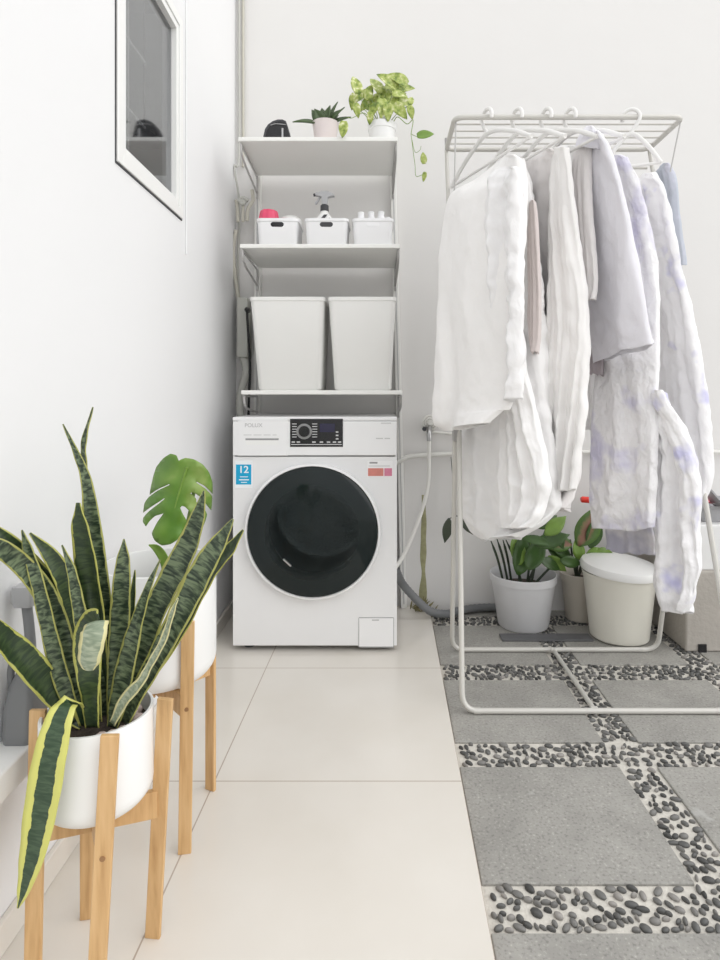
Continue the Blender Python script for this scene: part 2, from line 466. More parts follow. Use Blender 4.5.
# path
def ex(Y): return .175 + .0165 * Y
mb = MB()
y0, y1 = -2.4, BY
vs = [(WX,y0,-.08),(ex(y0),y0,-.08),(ex(y1),y1,-.08),(WX,y1,-.08),(WX,y0,0),(ex(y0),y0,0),(ex(y1),y1,0),(WX,y1,0)]
mb.add(vs, [(0,3,2,1),(4,5,6,7),(0,1,5,4),(1,2,6,5),(2,3,7,6),(3,0,4,7)])
struct(mb.build('floor', 'tile', smooth=False, bevel=.002))
struct(MB().box((WX, -1.2, .0), (WX+.012, BY, .055)).build('baseboard_left', 'tile', smooth=False, bevel=.003))
# courtyard: cement bed, slabs, pebbles
PZ = -.02
struct(MB().box((.10, -2.4, -.12), (3.2, BY, PZ-.006)).build('floor_cement_bed', 'cement', smooth=False))
mb = MB(); rowsY = [(.1,.54),(.69-.06,1.055),(1.165,1.53),(1.64,2.0),(2.11,2.475),(2.585,BY)]
rowsY = [(-1.8,-1.4),(-1.3,-.9),(-.8,-.45),(-.35,.09),(.2,.575),(.69,1.058),(1.165,1.532),(1.642,2.0),(2.118,2.475),(2.585,BY)]
colsX = [(None,.617),(.713,1.10),(1.19,1.66),(1.76,2.3),(2.4,3.0)]
for a, b in rowsY:
    for c, d in colsX:
        g = .004
        if c is None:
            vs = [(ex(a)+g,a,-.06),(d,a,-.06),(d,b,-.06),(ex(b)+g,b,-.06),(ex(a)+g,a,PZ),(d,a,PZ),(d,b,PZ),(ex(b)+g,b,PZ)]
            mb.add(vs, [(0,3,2,1),(4,5,6,7),(0,1,5,4),(1,2,6,5),(2,3,7,6),(3,0,4,7)])
        else: mb.box((c,a,-.06),(d,b,PZ))
struct(mb.build('floor_paving_slabs', 'paver', smooth=False, bevel=.003))
# pebbles
ico = bmesh.new(); bmesh.ops.create_icosphere(ico, subdivisions=2, radius=1)
iv = [v.co.copy() for v in ico.verts]; fi = [tuple(v.index for v in f.verts) for f in ico.faces]; ico.free()
mb = MB(); placed = []
def strip_pebbles(x0, x1, y0, y1, dens):
    n = int((x1-x0)*(y1-y0)*dens); tries = 0; c = 0
    while tries < n * 14 and c < n:
        tries += 1
        x = random.uniform(x0+.007, x1-.007); y = random.uniform(y0+.007, y1-.007)
        if x < ex(y) + .014: continue
        a = random.uniform(.006, .0135); b = a * random.uniform(.38, .72)
        if any((x-px)**2+(y-py)**2 < ((a+b)*.5+pr)**2 * .98 for px, py, pr in placed if abs(px-x) < .035 and abs(py-y) < .035): continue
        placed.append((x, y, (a+b)*.5)); c += 1
        th = random.gauss(-.5, .6); cs, sn = math.cos(th), math.sin(th); h = random.uniform(.0045, .007)
        vs = [(x+cs*v.x*a-sn*v.y*b, y+sn*v.x*a+cs*v.y*b, PZ-.003+v.z*h) for v in iv]
        mb.add(vs, fi)
D = 2250
for a, b in ((1.058,1.165),(1.532,1.642),(2.0,2.118)): strip_pebbles(.19, 1.75, a, b, D)
strip_pebbles(.21, 1.2, 2.475, 2.585, D)
for a, b in ((.617,.713),(1.10,1.19)):
    for c, d in ((.69,1.058),(1.165,1.532),(1.642,2.0),(2.118,2.475)): strip_pebbles(a, b, c, d, D)
pe = mb.build('pebbles', 'pebble')
pe['kind'] = 'stuff'; tag(pe, 'dark grey river pebbles set in pale cement between the paving slabs', 'pebbles')

# window on the left wall
wm = thing('window_1', '', '', (WX, 1.64, 1.5)); del wm['label'], wm['category']; struct(wm)
def frame(mb, x0, x1, ya, yb, za, zb, w):
    mb.box((x0,ya,za),(x1,ya+w,zb)); mb.box((x0,yb-w,za),(x1,yb,zb)); mb.box((x0,ya+w,za),(x1,yb-w,za+w)); mb.box((x0,ya+w,zb-w),(x1,yb-w,zb))
mb = MB(); frame(mb, WX-.02, WX+.007, 1.440, 1.915, 1.503, 2.138, .030)
mb.build('window_frame', 'white_gloss', wm, smooth=False, bevel=.0015)
mb = MB(); frame(mb, WX-.018, WX+.0035, 1.4715, 1.8835, 1.5345, 2.1065, .020)
mb.build('window_sash', 'white_gloss', wm, smooth=False, bevel=.0015)
mb = MB(); frame(mb, WX-.01, WX+.0025, 1.436, 1.918, 1.498, 2.141, .006)  # dark strip standing in for the shadow in the gap round the frame
mb.build('frame_gap_shade', 'dark', wm, smooth=False)
mb = MB(); frame(mb, WX-.016, WX-.0125, 1.4915, 1.8635, 1.5545, 2.0865, .004)  # thin grey line added round the pane so its edge reads in bright light
mb.build('pane_edge_line', 'greypl2', wm, smooth=False)
MB().box((WX-.016, 1.488, 1.551), (WX-.013, 1.867, 2.09)).build('window_pane', 'glass', wm, smooth=False)
mb = MB(); mb.box((WX-.034, 1.578, 1.53), (WX-.028, 1.584, 2.10))  # pale bars standing in for a grille reflected in the glass
for z in (1.70, 1.885, 2.07): mb.box((WX-.033, 1.475, z-.003), (WX-.029, 1.70, z+.003))
mb.build('grille_reflection', 'white_gloss', wm, smooth=False)
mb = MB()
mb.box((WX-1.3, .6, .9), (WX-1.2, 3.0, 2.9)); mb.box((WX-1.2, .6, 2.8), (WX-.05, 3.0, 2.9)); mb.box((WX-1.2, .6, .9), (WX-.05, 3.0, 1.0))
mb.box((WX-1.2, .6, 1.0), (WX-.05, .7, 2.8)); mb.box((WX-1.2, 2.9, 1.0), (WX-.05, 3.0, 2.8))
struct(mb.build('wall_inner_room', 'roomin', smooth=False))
lc = (-.86, 2.17, 1.865)
t = thing('pendant_lamp', 'dark blue-grey cone lamp hanging inside, seen through the window glass', 'lamp', lc)
MB().lathe([(.008,.045),(.02,.04),(.066,.0),(.068,-.006),(.062,-.003),(.015,.035)], lc, 32).build('lamp_shade', 'lampd', t)
MB().tube([(lc[0],lc[1],lc[2]+.04),(lc[0],lc[1],2.8)], .002, 6).build('cord', 'dark', t)

# cables in the corner and below the window
o = MB().tube(catmull([(WX+.02,BY-.02,3.3),(WX+.018,BY-.02,2.6),(WX+.02,BY-.03,2.0),(WX+.006,BY-.06,1.93),(WX+.02,BY-.03,1.78),(WX+.012,BY-.02,1.5),(WX+.02,BY-.02,1.33)],6), .0045, 8).build('cable', 'sock')
tag(o, 'thin cream cable running down the corner beside the shelves', 'cable')
o = MB().tube([(WX+.033,BY-.012,3.3),(WX+.033,BY-.012,1.95)], .006, 8).build('conduit', 'pipe_old')
tag(o, 'straight thin conduit in the wall corner above the top shelf', 'conduit')
o = MB().tube([(WX+.003,1.955,1.40),(WX+.003,1.955,3.2)], .003, 8).build('cable', 'wall_left')
tag(o, 'white painted cable on the left wall just right of the window', 'cable')

# ledge on the left wall
struct(MB().box((WX, -.6, .305), (WX+.058, 1.055, .352)).build('trim_ledge', 'white_gloss', smooth=False, bevel=.004))

# grey appliance
t = thing('handheld_vacuum', 'dark grey plastic appliance with curved handle on the white wall ledge', 'appliance', (-.605, 1.02, .352))
rings = [rrect(-.607, 1.02, w, d, .012, z) for w, d, z in ((.05,.062,.352),(.052,.064,.365),(.050,.06,.41),(.04,.05,.44),(.026,.034,.462))]
MB().loft(rings).build('body', 'greyplastic', t)
MB().tube(catmull([(-.628,1.02,.40),(-.630,1.015,.455),(-.622,1.01,.482),(-.606,1.01,.478),(-.598,1.01,.452)],5), .006, 10).build('handle', 'greyplastic', t)
MB().tube(catmull([(-.596,1.02,.45),(-.602,1.025,.51),(-.612,1.03,.575),(-.617,1.03,.60)],5), .0085, 10).build('tube', 'greyplastic', t)
rings = [rrect(-.612, 1.03, w, d, .005, z) for w, d, z in ((.030,.03,.572),(.034,.034,.578),(.036,.036,.60),(.034,.034,.607))]
MB().loft(rings).build('head', 'greypl2', t)

# ------------------------------------------------------------------ plant stands and pots
def plank(mb, a, b, wdir, w, th):
    a, b, wdir = Vector(a), Vector(b), Vector(wdir)
    d = (b-a).normalized(); wdir = (wdir - d*wdir.dot(d)).normalized(); n = d.cross(wdir)
    vs = [p + wdir*(w/2*i) + n*(th/2*j) for p in (a, b) for i, j in ((-1,-1),(1,-1),(1,1),(-1,1))]
    return mb.add(vs, [(0,3,2,1),(4,5,6,7),(0,1,5,4),(1,2,6,5),(2,3,7,6),(3,0,4,7)])
def lookdir(p, ang):   # width axis of a leg, turned about the vertical
    return Vector((math.cos(ang), math.sin(ang), 0))

def stand(label, tops, bots, angs, zb, w=.028, th=.010):
    c = sum((Vector(b) for b in bots), Vector()) / 4
    legs = []
    t = thing('plant_stand', label, 'plant stand', (c.x, c.y, 0), 'slatted wooden plant stands')
    for a, b, g in zip(tops, bots, angs):
        legs.append(plank(MB(), b, a, lookdir(a, g), w, th).build('leg', 'wood', t, smooth=False, bevel=.0015))
    def at(i, z):
        a, b = Vector(tops[i]), Vector(bots[i]); return b.lerp(a, (z-b.z)/(a.z-b.z))
    for k, (i, j) in enumerate(((0, 2), (1, 3))):
        z = zb - k*.0
        p, q = at(i, z), at(j, z); d = (q-p).normalized()*.004
        if k == 0: plank(MB(), p+d, q-d, (0,0,1), .045, .012).build('crossbar', 'wood', t, smooth=False, bevel=.0015)
        else:
            mid = (p+q)/2
            mb = MB(); plank(mb, p+d, mid-d*2, (0,0,1), .045, .012); plank(mb, mid+d*2, q-d, (0,0,1), .045, .012)
            mb.build('crossbar', 'wood', t, smooth=False, bevel=.0015)
    for i in range(4):                                # screw plug on each outer face, a sub-part of its leg
        q = at(i, zb); wd = lookdir(q, angs[i]); n_ = Vector((-wd.y, wd.x, 0))
        if n_.dot(q - Vector((c.x, c.y, zb))) < 0: n_ = -n_
        MB().tube([q+n_*(th/2-.001), q+n_*(th/2+.0012)], .0042, 12).build('screw_cap', 'wood_end', legs[i])
    return t
# near stand: legs front, right, back, left
cA = (-.462, .975)
stand('near wooden plant stand under the snake plant, with upright slat legs',
      [(-.401,.884,.431),(-.357,.99,.431),(-.523,1.066,.431),(-.5485,.955,.431)],
      [(-.428,.892,0),(-.392,1.027,0),(-.522,1.064,0),(-.546,.935,0)], [0.12,-.05,.15,.0], .247, .026, .008)
stand('far wooden plant stand under the monstera pot, against the left wall',
      [(-.391,1.212,.475),(-.402,1.412,.475),(-.572,1.404,.475),(-.575,1.212,.475)],
      [(-.399,1.216,0),(-.402,1.412,0),(-.575,1.404,0),(-.582,1.212,0)], [.2,-.4,.4,-.3], .297, .026, .009)

def potmesh(r, z0, z1, c, rb=.03, wall=.005, taper=1., n=56):
    pr = []
    for i in range(7):
        a = PI/2*i/6; pr.append((r*taper-rb+rb*math.sin(a), z0+rb-rb*math.cos(a)))
    prof = [(.001, z0)] + pr + [(r, z1-.002), (r-.001, z1), (r-wall, z1), (r-wall-.001, z1-.004), ((r*taper+r)/2-wall-.002, (z0+z1)/2), (r*taper-wall-.006, z0+.02), (.001, z0+.015)]
    return MB().lathe(prof, (c[0], c[1], 0), n)

sp = thing('snake_plant', 'snake plant with yellow-edged leaves in white pot on the near wooden stand', 'potted plant', (cA[0], cA[1], .27))
potmesh(.086, .2695, .421, cA, .035).build('pot', 'pot', sp)
MB().lathe([(.001,.395),(.04,.397),(.079,.39),(.079,.37),(.001,.37)], (cA[0],cA[1],0), 32).build('soil', 'soil', sp)
for k in range(9):
    mb = MB(); a = -1.6+.29*k; r = random.uniform(.045, .066)
    x, y = cA[0]+r*math.cos(a), cA[1]+r*math.sin(a); s_ = random.uniform(.006,.010)
    mb.add([(x+v.x*s_*1.3, y+v.y*s_, .4+v.z*s_) for v in iv], fi)
    mb.build('stone', 'stone_pink', sp)

def sleaf(pts, ws, m='snake', facing=(0,-1,.1), fold=.3, wave=.0009):
    """pts = (px, py, Y)"""
    w3 = [w * p[2] / F for w, p in zip(ws, pts)]
    ribbon([P(*p) for p in pts], w3, facing, fold, wave=wave).build('leaf', m, sp, solid=.0016)
# tall banded leaf and its thin forked neighbour
sleaf([(107,722,1.0),(104,690,1.0),(103,620,1.0),(97,560,.99),(91,515,.99),(86,480,.985),(77,455,.98),(63,424,.975)], [14,17,18,17,15,10,6,1], 'snake', (.25,-1,.1))
sleaf([(104,722,1.02),(100,640,1.02),(92,560,1.02),(88,500,1.01),(84,465,1.0),(84,440,1.0),(93,407,1.0)], [10,13,13,9,7,6,1], 'snake', (-.3,-1,0))
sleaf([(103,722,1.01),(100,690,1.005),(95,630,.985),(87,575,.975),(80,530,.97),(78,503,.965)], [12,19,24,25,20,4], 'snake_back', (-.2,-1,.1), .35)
# left group
sleaf([(86,722,.98),(75,690,.98),(63,640,.965),(47,598,.95),(25,568,.93),(0,548,.90),(-22,541,.88)], [12,16,19,20,19,17,10], 'snake', (.2,-1,.5), .35)
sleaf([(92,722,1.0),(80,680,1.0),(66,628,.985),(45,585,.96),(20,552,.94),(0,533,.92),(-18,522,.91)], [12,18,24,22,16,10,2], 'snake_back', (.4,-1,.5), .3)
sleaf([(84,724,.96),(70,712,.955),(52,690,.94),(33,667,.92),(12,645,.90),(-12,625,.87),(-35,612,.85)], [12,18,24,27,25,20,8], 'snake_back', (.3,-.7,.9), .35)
sleaf([(76,722,.95),(68,700,.95),(57,665,.945),(46,620,.94),(36,578,.935),(27,548,.935),(22,530,.935)], [10,15,17,15,13,9,1], 'snake', (.1,-1,.1))
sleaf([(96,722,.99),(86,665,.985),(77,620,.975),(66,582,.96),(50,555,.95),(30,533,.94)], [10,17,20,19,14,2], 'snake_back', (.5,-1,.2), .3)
sleaf([(97,722,.95),(92,680,.945),(84,635,.94),(77,600,.94),(71,570,.94),(62,545,.945)], [10,15,16,13,9,1], 'snake', (.0,-1,.1))
# centre and right group
sleaf([(113,722,.985),(116,680,.985),(119,630,.985),(121,590,.985),(123,560,.985),(124,539,.985)], [12,18,20,18,13,1], 'snake', (.1,-1,.1), .2)
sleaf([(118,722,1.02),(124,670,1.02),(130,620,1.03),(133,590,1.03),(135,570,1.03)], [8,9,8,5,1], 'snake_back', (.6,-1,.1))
sleaf([(112,728,.95),(118,700,.95),(128,655,.945),(138,617,.94),(149,585,.94),(160,560,.94)], [12,20,20,13,7,1], 'snake', (-.2,-1,.1), .2)
sleaf([(120,724,.98),(130,695,.985),(142,650,.99),(155,610,1.0),(172,575,1.01),(187,545,1.02),(198,515,1.02),(204,491,1.02)], [13,19,22,24,26,23,15,2], 'snake', (-.2,-1,.15), .3)
sleaf([(124,724,.95),(136,695,.95),(155,660,.95),(176,620,.955),(192,588,.965),(207,560,.97),(220,540,.975),(233,519,.98)], [12,17,22,26,28,25,17,2], 'snake', (-.4,-1,.2), .3)
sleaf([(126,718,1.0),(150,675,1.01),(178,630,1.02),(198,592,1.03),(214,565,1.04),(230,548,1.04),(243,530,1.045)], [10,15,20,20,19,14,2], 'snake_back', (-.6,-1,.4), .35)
sleaf([(112,724,.93),(124,700,.93),(140,682,.925),(150,664,.925),(163,640,.925),(172,612,.925),(178,598,.925)], [8,12,10,8,8,6,1], 'snake_pale', (-.4,-1,.3))
# looped leaf whose cut tip folds towards the camera
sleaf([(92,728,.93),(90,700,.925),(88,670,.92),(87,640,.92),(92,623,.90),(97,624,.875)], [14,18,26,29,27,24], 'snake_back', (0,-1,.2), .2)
sleaf([(97,623,.875),(94,633,.862),(91,648,.858),(89,662,.86),(90,670,.862)], [24,26,25,21,8], 'snake_pale', (0,-1,.2), -.25)
# drooping leaf over the pot rim
sleaf([(84,726,.95),(78,708,.93),(70,702,.90),(60,716,.875),(50,755,.862),(42,800,.86),(33,850,.86),(24,888,.862),(18,908,.865)], [10,14,18,26,33,34,27,14,2], 'snake_wide', (.05,-1,.35), .12)

cB = (-.485, 1.308)
mp_ = thing('monstera', 'single-leaf monstera in a large white pot on the far wooden stand', 'potted plant', (cB[0], cB[1], .32))
potmesh(.121, .3205, .570, cB, .045, .006).build('pot', 'pot', mp_)
MB().lathe([(.001,.49),(.06,.492),(.108,.486),(.108,.46),(.001,.46)], (cB[0],cB[1],0), 32).build('soil', 'soil', mp_)
out = [(265,142),(250,104),(210,93),(160,125),(112,185),(92,250),(78,310),(67,374),(120,338),(200,303),(205,307),(125,345),(60,392),(32,432),(22,498),(70,462),(135,420),(160,402),(175,400),(128,438),(60,490),(24,532),(20,562),(40,592),(62,558),(100,522),(162,504),(118,565),(80,640),(100,690),(150,725),(210,715),(262,682),(305,600),(322,556),(292,505),(275,465),(288,452),(310,458),(335,484),(362,512),(398,560),(428,602),(446,560),(460,512),(446,480),(415,455),(385,425),(385,400),(345,364),(368,358),(405,385),(445,428),(470,462),(488,482),(493,430),(495,385),(450,335),(380,288),(385,284),(450,318),(497,368),(497,290),(475,222),(432,167),(372,132),(312,122),(280,134)]
ol = []
for i in range(len(out)):                              # rounded outline, tips kept
    p0, p1, p2 = (Vector(out[(i+j) % len(out)]) for j in (-1, 0, 1))
    a_, b_ = (p1-p0).normalized(), (p2-p1).normalized()
    if a_.dot(b_) > .55 and min((p1-p0).length, (p2-p1).length) > 18:
        ol += [p1 + (p0-p1)*.25 , p1 + ((p0-p1)+(p2-p1))*.05, p1 + (p2-p1)*.25]
    else: ol.append(p1)
ol = [Vector((140 + v.x/6.86, 440 + v.y/6.86)) for v in ol]
pts2 = list(ol); n0 = len(ol)
for gx in range(140, 214, 5):
    for gy in range(452, 548, 5): pts2.append(Vector((gx+.3, gy+.2)))
r_ = delaunay_2d_cdt(pts2, [], [list(range(n0))], 1, 1e-4)
vs = []
for v in r_[0]:
    ax = Vector((186, 468)); bx = Vector((165, 545)); d = (bx-ax).normalized()
    off = (v-ax); s_ = abs(off.x*d.y-off.y*d.x); tl = off.dot(d)
    Y = 1.27 - .0008*s_ + .000012*s_*s_*6 + .004*math.sin(tl*.25)*min(1, s_/12) - tl*.0002
    vs.append(P(v.x, v.y, Y))
mbm = MB().add(vs, [tuple(f) for f in r_[2]])
mbm.build('leaf', 'monstera', mp_, solid=.0012)
MB().tube(catmull([P(187,467,1.266),P(180,490,1.264),P(173,515,1.262),P(168,540,1.26)],5), [.0022]*15+[.001], 8).build('midrib', 'lime', mp_)
MB().tube(catmull([P(187,467,1.268),P(195,480,1.30),P(188,520,1.32),P(176,560,1.32),(cB[0]+.01,cB[1],.49)],6), .004, 8).build('petiole', 'stemg', mp_)
mb = ribbon([(cB[0]+.01,cB[1]-.01,.49),P(166,575,1.28),P(164,560,1.27),P(157,549,1.26),P(149,545,1.25)], [.016,.018,.020,.016,.002], (0,-1,.2), .3)
mb.build('young_leaf', 'lime', mp_, solid=.002)

# ------------------------------------------------------------------ washing machine
wx0, wx1, wf, wb, wt = -.5385, .062, 2.18, 2.60, .857
wc = ((wx0+wx1)/2, wf, 0)
wmach = thing('washing_machine', 'white front-loading washing machine with smoked round glass door', 'washing machine', ((wx0+wx1)/2, (wf+wb)/2, 0))
dc = (-.2436, wf, .443); DR = .2385
mb = MB(); N = 64
circ = [(dc[0]+.215*math.cos(2*PI*k/N), wf, dc[2]+.215*math.sin(2*PI*k/N)) for k in range(N)]
def onrect(a, x0, x1, z0, z1):
    c, s = math.cos(a), math.sin(a); ts = []
    if c > 1e-9: ts.append((x1-dc[0])/c)
    if c < -1e-9: ts.append((x0-dc[0])/c)
    if s > 1e-9: ts.append((z1-dc[2])/s)
    if s < -1e-9: ts.append((z0-dc[2])/s)
    t_ = min(ts); return (dc[0]+c*t_, wf, dc[2]+s*t_)
angs = sorted([2*PI*k/N for k in range(N)] + [math.atan2(z-dc[2], x-dc[0]) % (2*PI) for x in (wx0, wx1) for z in (.02, .712)])
ci = [(dc[0]+.215*math.cos(a), wf, dc[2]+.215*math.sin(a)) for a in angs]
ro = [onrect(a, wx0, wx1, .02, .712) for a in angs]
mb.loft([ci, ro], caps=False)
ri = [(x, wf+.03, z) for x, y, z in ci]; mb.loft([ci, ri], caps=False)
mb.build('front_panel', 'washer', wmach, smooth=False)
mb = MB()
mb.box((wx0, wf+.001, .02), (wx0+.006, wb, wt-.012)); mb.box((wx1-.006, wf+.001, .02), (wx1, wb, wt-.012))
mb.box((wx0, wb-.006, .02), (wx1, wb, wt-.012)); mb.box((wx0+.006, wf+.03, .02), (wx1-.006, wb-.006, .03))
mb.build('cabinet', 'washer', wmach, smooth=False)
MB().box((wx0-.001, wf-.006, wt-.014), (wx1+.001, wb+.002, wt)).build('worktop', 'washer_panel', wmach, smooth=False, bevel=.004)
MB().box((wx0, wf-.007, .716), (wx1, wf+.05, wt-.015)).build('control_panel', 'washer_panel', wmach, smooth=False, bevel=.005)
# display
def wp(px, py): return ((px-VX)/273., H+(VY-py)/273.)
fy = wf-.007
def plate(px0, py0, px1, py1, d, name, m, par, bev=.0):
    x0, z0 = wp(px0, py1); x1, z1 = wp(px1, py0)
    return MB().box((x0, fy-d, z0), (x1, fy+.002, z1)).build(name, m, par, smooth=False, bevel=bev)
dp = plate(290.5, 418.8, 343, 446.6, .002, 'display', 'black', wmach)
x, z = wp(304.5, 431.3)
MB().lathe([(.001,.016),(.017,.016),(.019,.012),(.0205,.0)], (x, fy-.002, z), 36, 'y').build('dial', 'black', dp)
MB().lathe([(.0205,.0),(.0205,.0014),(.0285,.0014),(.0285,0)], (x, fy-.002, z), 36, 'y').build('dial_ring', 'grey_print', dp)
mb = MB()
for i in range(6):
    for xa, xb in ((292.5, 297), (312.5, 317.5)):
        x0, z0 = wp(xa, 424.2+i*2.6); x1, z1 = wp(xb, 423.4+i*2.6); mb.box((x0, fy-.003, z0), (x1, fy-.001, z1))
for i in range(3):
    x0, z0 = wp(336, 432.5+i*3.4); x1, z1 = wp(338.6, 431.2+i*3.4); mb.box((x0, fy-.003, z0), (x1, fy-.001, z1))
for i, xa in enumerate((292, 297, 312.5, 320, 327, 333, 338)):
    x0, z0 = wp(xa, 442.6); x1, z1 = wp(xa+3.4, 441.2); mb.box((x0, fy-.003, z0), (x1, fy-.001, z1))
x0, z0 = wp(291.5, 444.7); x1, z1 = wp(342, 443.9); mb.box((x0, fy-.003, z0), (x1, fy-.001, z1))
mb.build('markings', 'grey_print2', dp, smooth=False)
plate(320, 423.5, 335, 432, .0026, 'screen', 'lcd', dp)
# drawer
dr = plate(238.5, 420.5, 288, 455.5, .0015, 'detergent_drawer', 'washer_panel', wmach, .001)
plate(246, 438.2, 279, 440, .002, 'slot', 'grey_print', dr)
plate(246.3, 440, 278.7, 444.6, .0018, 'recess', 'white_gloss', dr)
x, z = wp(254, 425.3); textmesh('POLUX', 'logo', .020, (x, fy-.0018, z), 'grey_print2', wmach, 1.0)
mb = MB()
for xa, xb, ya, yb in ((381, 391, 422.6, 423.4), (376, 383, 437.8, 438.8), (384.5, 390, 437.8, 438.8), (244,252,434.5,435.1),(254,262,434.5,435.1),(264,271,434.5,435.1),(273,277,434.5,435.1)):
    x0, z0 = wp(xa, yb); x1, z1 = wp(xb, ya); mb.box((x0, fy-.0022, z0), (x1, fy+.001, z1))
o = mb.build('markings', 'grey_print2', wmach, smooth=False); o['kind'] = 'stuff'
fy = wf
# door
dr = MB().lathe([(.213,-.002),(.2455,-.002),(.2475,.012),(.2475,.028),(.2445,.034),(.2385,.036),(.236,.030),(.213,.02),(.213,-.002)], (0,0,0), 72, 'y').build('door', 'washer_panel', wmach)
dr.location = Vector(dc) - wloc(wmach)
gl = MB().lathe([(.2365,.029),(.2345,.034),(.22,.041),(.19,.048),(.15,.055),(.10,.060),(.05,.063),(.001,.064)], (0,0,0), 72, 'y').build('door_glass', 'doorglass', dr)
gl.location = (0, 0, 0)
MB().lathe([(.205,0),(.2,-.03),(.185,-.05),(.178,-.075),(.188,-.09)], dc, 64, 'y').build('gasket', 'rubber', wmach)
dm = MB().lathe([(.188,-.09),(.215,-.1)] + [(.2155 - .004*(i % 2), -.11-.022*i) for i in range(11)] + [(.2,-.36)] + [(.19-.018*i, -.365-.005*(i % 2)) for i in range(10)] + [(.001,-.365)], dc, 64, 'y').build('drum', 'drum', wmach)
for k in range(3):
    mb = MB(); a = k*2*PI/3+.5; p = Vector((dc[0]+.205*math.cos(a), wf+.12, dc[2]+.205*math.sin(a)))
    mb.tube([p, p+Vector((0,.2,0))], [.022,.018], 10); mb.build('paddle', 'drum', dm)
hd = MB().tube([P(283.5,559,2.128), P(291,566,2.128)], .005, 10).build('handle_mark', 'steel', dr)
# filter hatch
hf = MB(); x0, z0 = wp(359, 647); x1, z1 = wp(393.5, 618)
hf.box((x0, wf-.0012, z0), (x1, wf+.002, z1)); hb = hf.build('filter_hatch', 'washer_panel', wmach, smooth=False, bevel=.0008)
mb = MB()
for a, b, c, d in ((359, 646.5, 394, 647.5), (358.6, 618, 359.1, 647), (359,617.4,393.5,618), (372,619.6,379,620.4), (393.4,618,393.9,647)):
    x0, z0 = wp(a, d); x1, z1 = wp(c, b); mb.box((x0, wf-.0014, z0), (x1, wf+.001, z1))
mb.build('seam', 'grey_print', hb, smooth=False)
# stickers
st = plate(235, 460.5, 252.5, 488, .0006, 'capacity_sticker', 'white_print', wmach)
plate(236, 464.5, 251.3, 484.5, .0010, 'sticker_field', 'blue', st)
x, z = wp(243.7, 469.8); textmesh('12', 'sticker_number', .036, (x, wf-.0014, z), 'white_print', st, 1.05)
mb = MB()
for ya, yb, xa, xb in ((476.5,477.2,240,248),(479.3,480.3,239,249),(482,482.7,241,247)):
    x0, z0 = wp(xa, yb); x1, z1 = wp(xb, ya); mb.box((x0, wf-.0013, z0), (x1, wf-.0008, z1))
mb.build('sticker_lines', 'white_print', st, smooth=False)
st = plate(367.5, 461, 392.5, 476.5, .0006, 'energy_sticker', 'washer_panel', wmach)
plate(368, 468.2, 383.5, 476, .0010, 'sticker_field', 'redst', st); plate(384.3, 468.2, 392, 476, .0010, 'sticker_field', 'pinkst', st)
plate(369.5, 461.9, 377.5, 463.6, .0010, 'sticker_heading', 'grey_print', st); plate(368.5, 465.6, 390, 466.4, .0010, 'sticker_heading', 'grey_print2', st)
for x in (wx0+.05, wx1-.05):
    for y in (wf+.05, wb-.05): MB().lathe([(.02,0),(.022,.004),(.018,.02)], (x,y,0), 16, caps=True).build('foot', 'dark', wmach)

# ------------------------------------------------------------------ shelving unit
sh = thing('shelving_unit', 'white wall shelving of three boards above the washing machine', 'shelf', (-.235, 2.6, 0))
SY0, SY1 = 2.25, 2.605
SH = [(1.898, 1.914, 238, 397.5), (1.4935, 1.5095, 239.5, 400), (.9395, .9555, 241, 402.5)]
for z0, z1, a, b in SH:
    MB().box((P(a,0,SY0).x, SY0, z0), (P(b,0,SY0).x, SY1, z1)).build('shelf_board', 'shelf', sh, smooth=False, bevel=.003)
def upright(xt, xb):
    mb = MB(); mb.tube([(xb, 2.625, 0.0), (xt, 2.625, 1.96)], .0001, 4)
    d = Vector((xt-xb, 0, 1.96))
    m2 = MB(); plank(m2, (xb, 2.63, 0), (xt, 2.63, 1.96), (1, 0, 0), .026, .036)
    m2.build('upright', 'shelf', sh, smooth=False, bevel=.003)
    m3 = MB(); plank(m3, (xb, 2.6115, .02), (xt, 2.6115, 1.95), (1, 0, 0), .005, .002)
    m3.build('slot_track', 'grey_print2', sh, smooth=False)
upright(-.538, -.545); upright(.056, .105)
for z0, z1, a, b in SH:
    for xa, s_ in ((P(a,0,SY0).x+.008, 1), (P(b,0,SY0).x-.006, -1)):
        xu = (-.538 if s_ > 0 else .056+.049*(1-z0/1.96))
        mb = MB()
        mb.tube(catmull([(xa, SY0+.012, z0-.004), (xa, SY0+.05, z0-.05), (xu, 2.60, z0-.075)],5), .0045, 8)
        mb.tube([(xu, 2.605, z0-.10), (xu, 2.605, z0-.006), (xa, SY0+.01, z0-.006)], .0045, 8)
        mb.build('bracket', 'rackgrey' if s_ < 0 else 'wire', sh)

# things on the top shelf
Z1 = 1.914
t = thing('tape_dispenser', 'black rounded dome dispenser with a slot, alone at left on the top shelf', 'dispenser', (P(279,0,2.33).x, 2.33, Z1))
x0, x1 = P(264.5,0,2.33).x, P(293,0,2.33).x
prof = []
W_ = x1-x0
side = [(a, b*1.30) for a, b in [(0,0),(0,.022),(.006,.042),(.018,.056),(.036,.066),(.056,.071),(.074,.071),(.088,.066),(.096,.045),(.104,.022),(W_,0)]]
for nm, ya, yb, m_, sc in (('shell', 2.305, 2.36, 'greypl2', 1.), ('slot', 2.300, 2.3049, 'black', .90)):
    cxx = (x0+x1)/2
    pp = [((x0+a-cxx)*sc+cxx + (.004 if sc < 1 else 0), b*sc) for a, b in side]
    n = len(pp)
    vs = [(a, ya, Z1+b) for a, b in pp] + [(a, yb, Z1+b) for a, b in pp]
    fs = [tuple(range(n)), tuple(reversed(range(n, 2*n)))] + [(i, (i+1) % n, n+(i+1) % n, n+i) for i in range(n)]
    MB().add(vs, fs).build(nm, 'dark' if nm == 'shell' else 'black', t, bevel=.002)
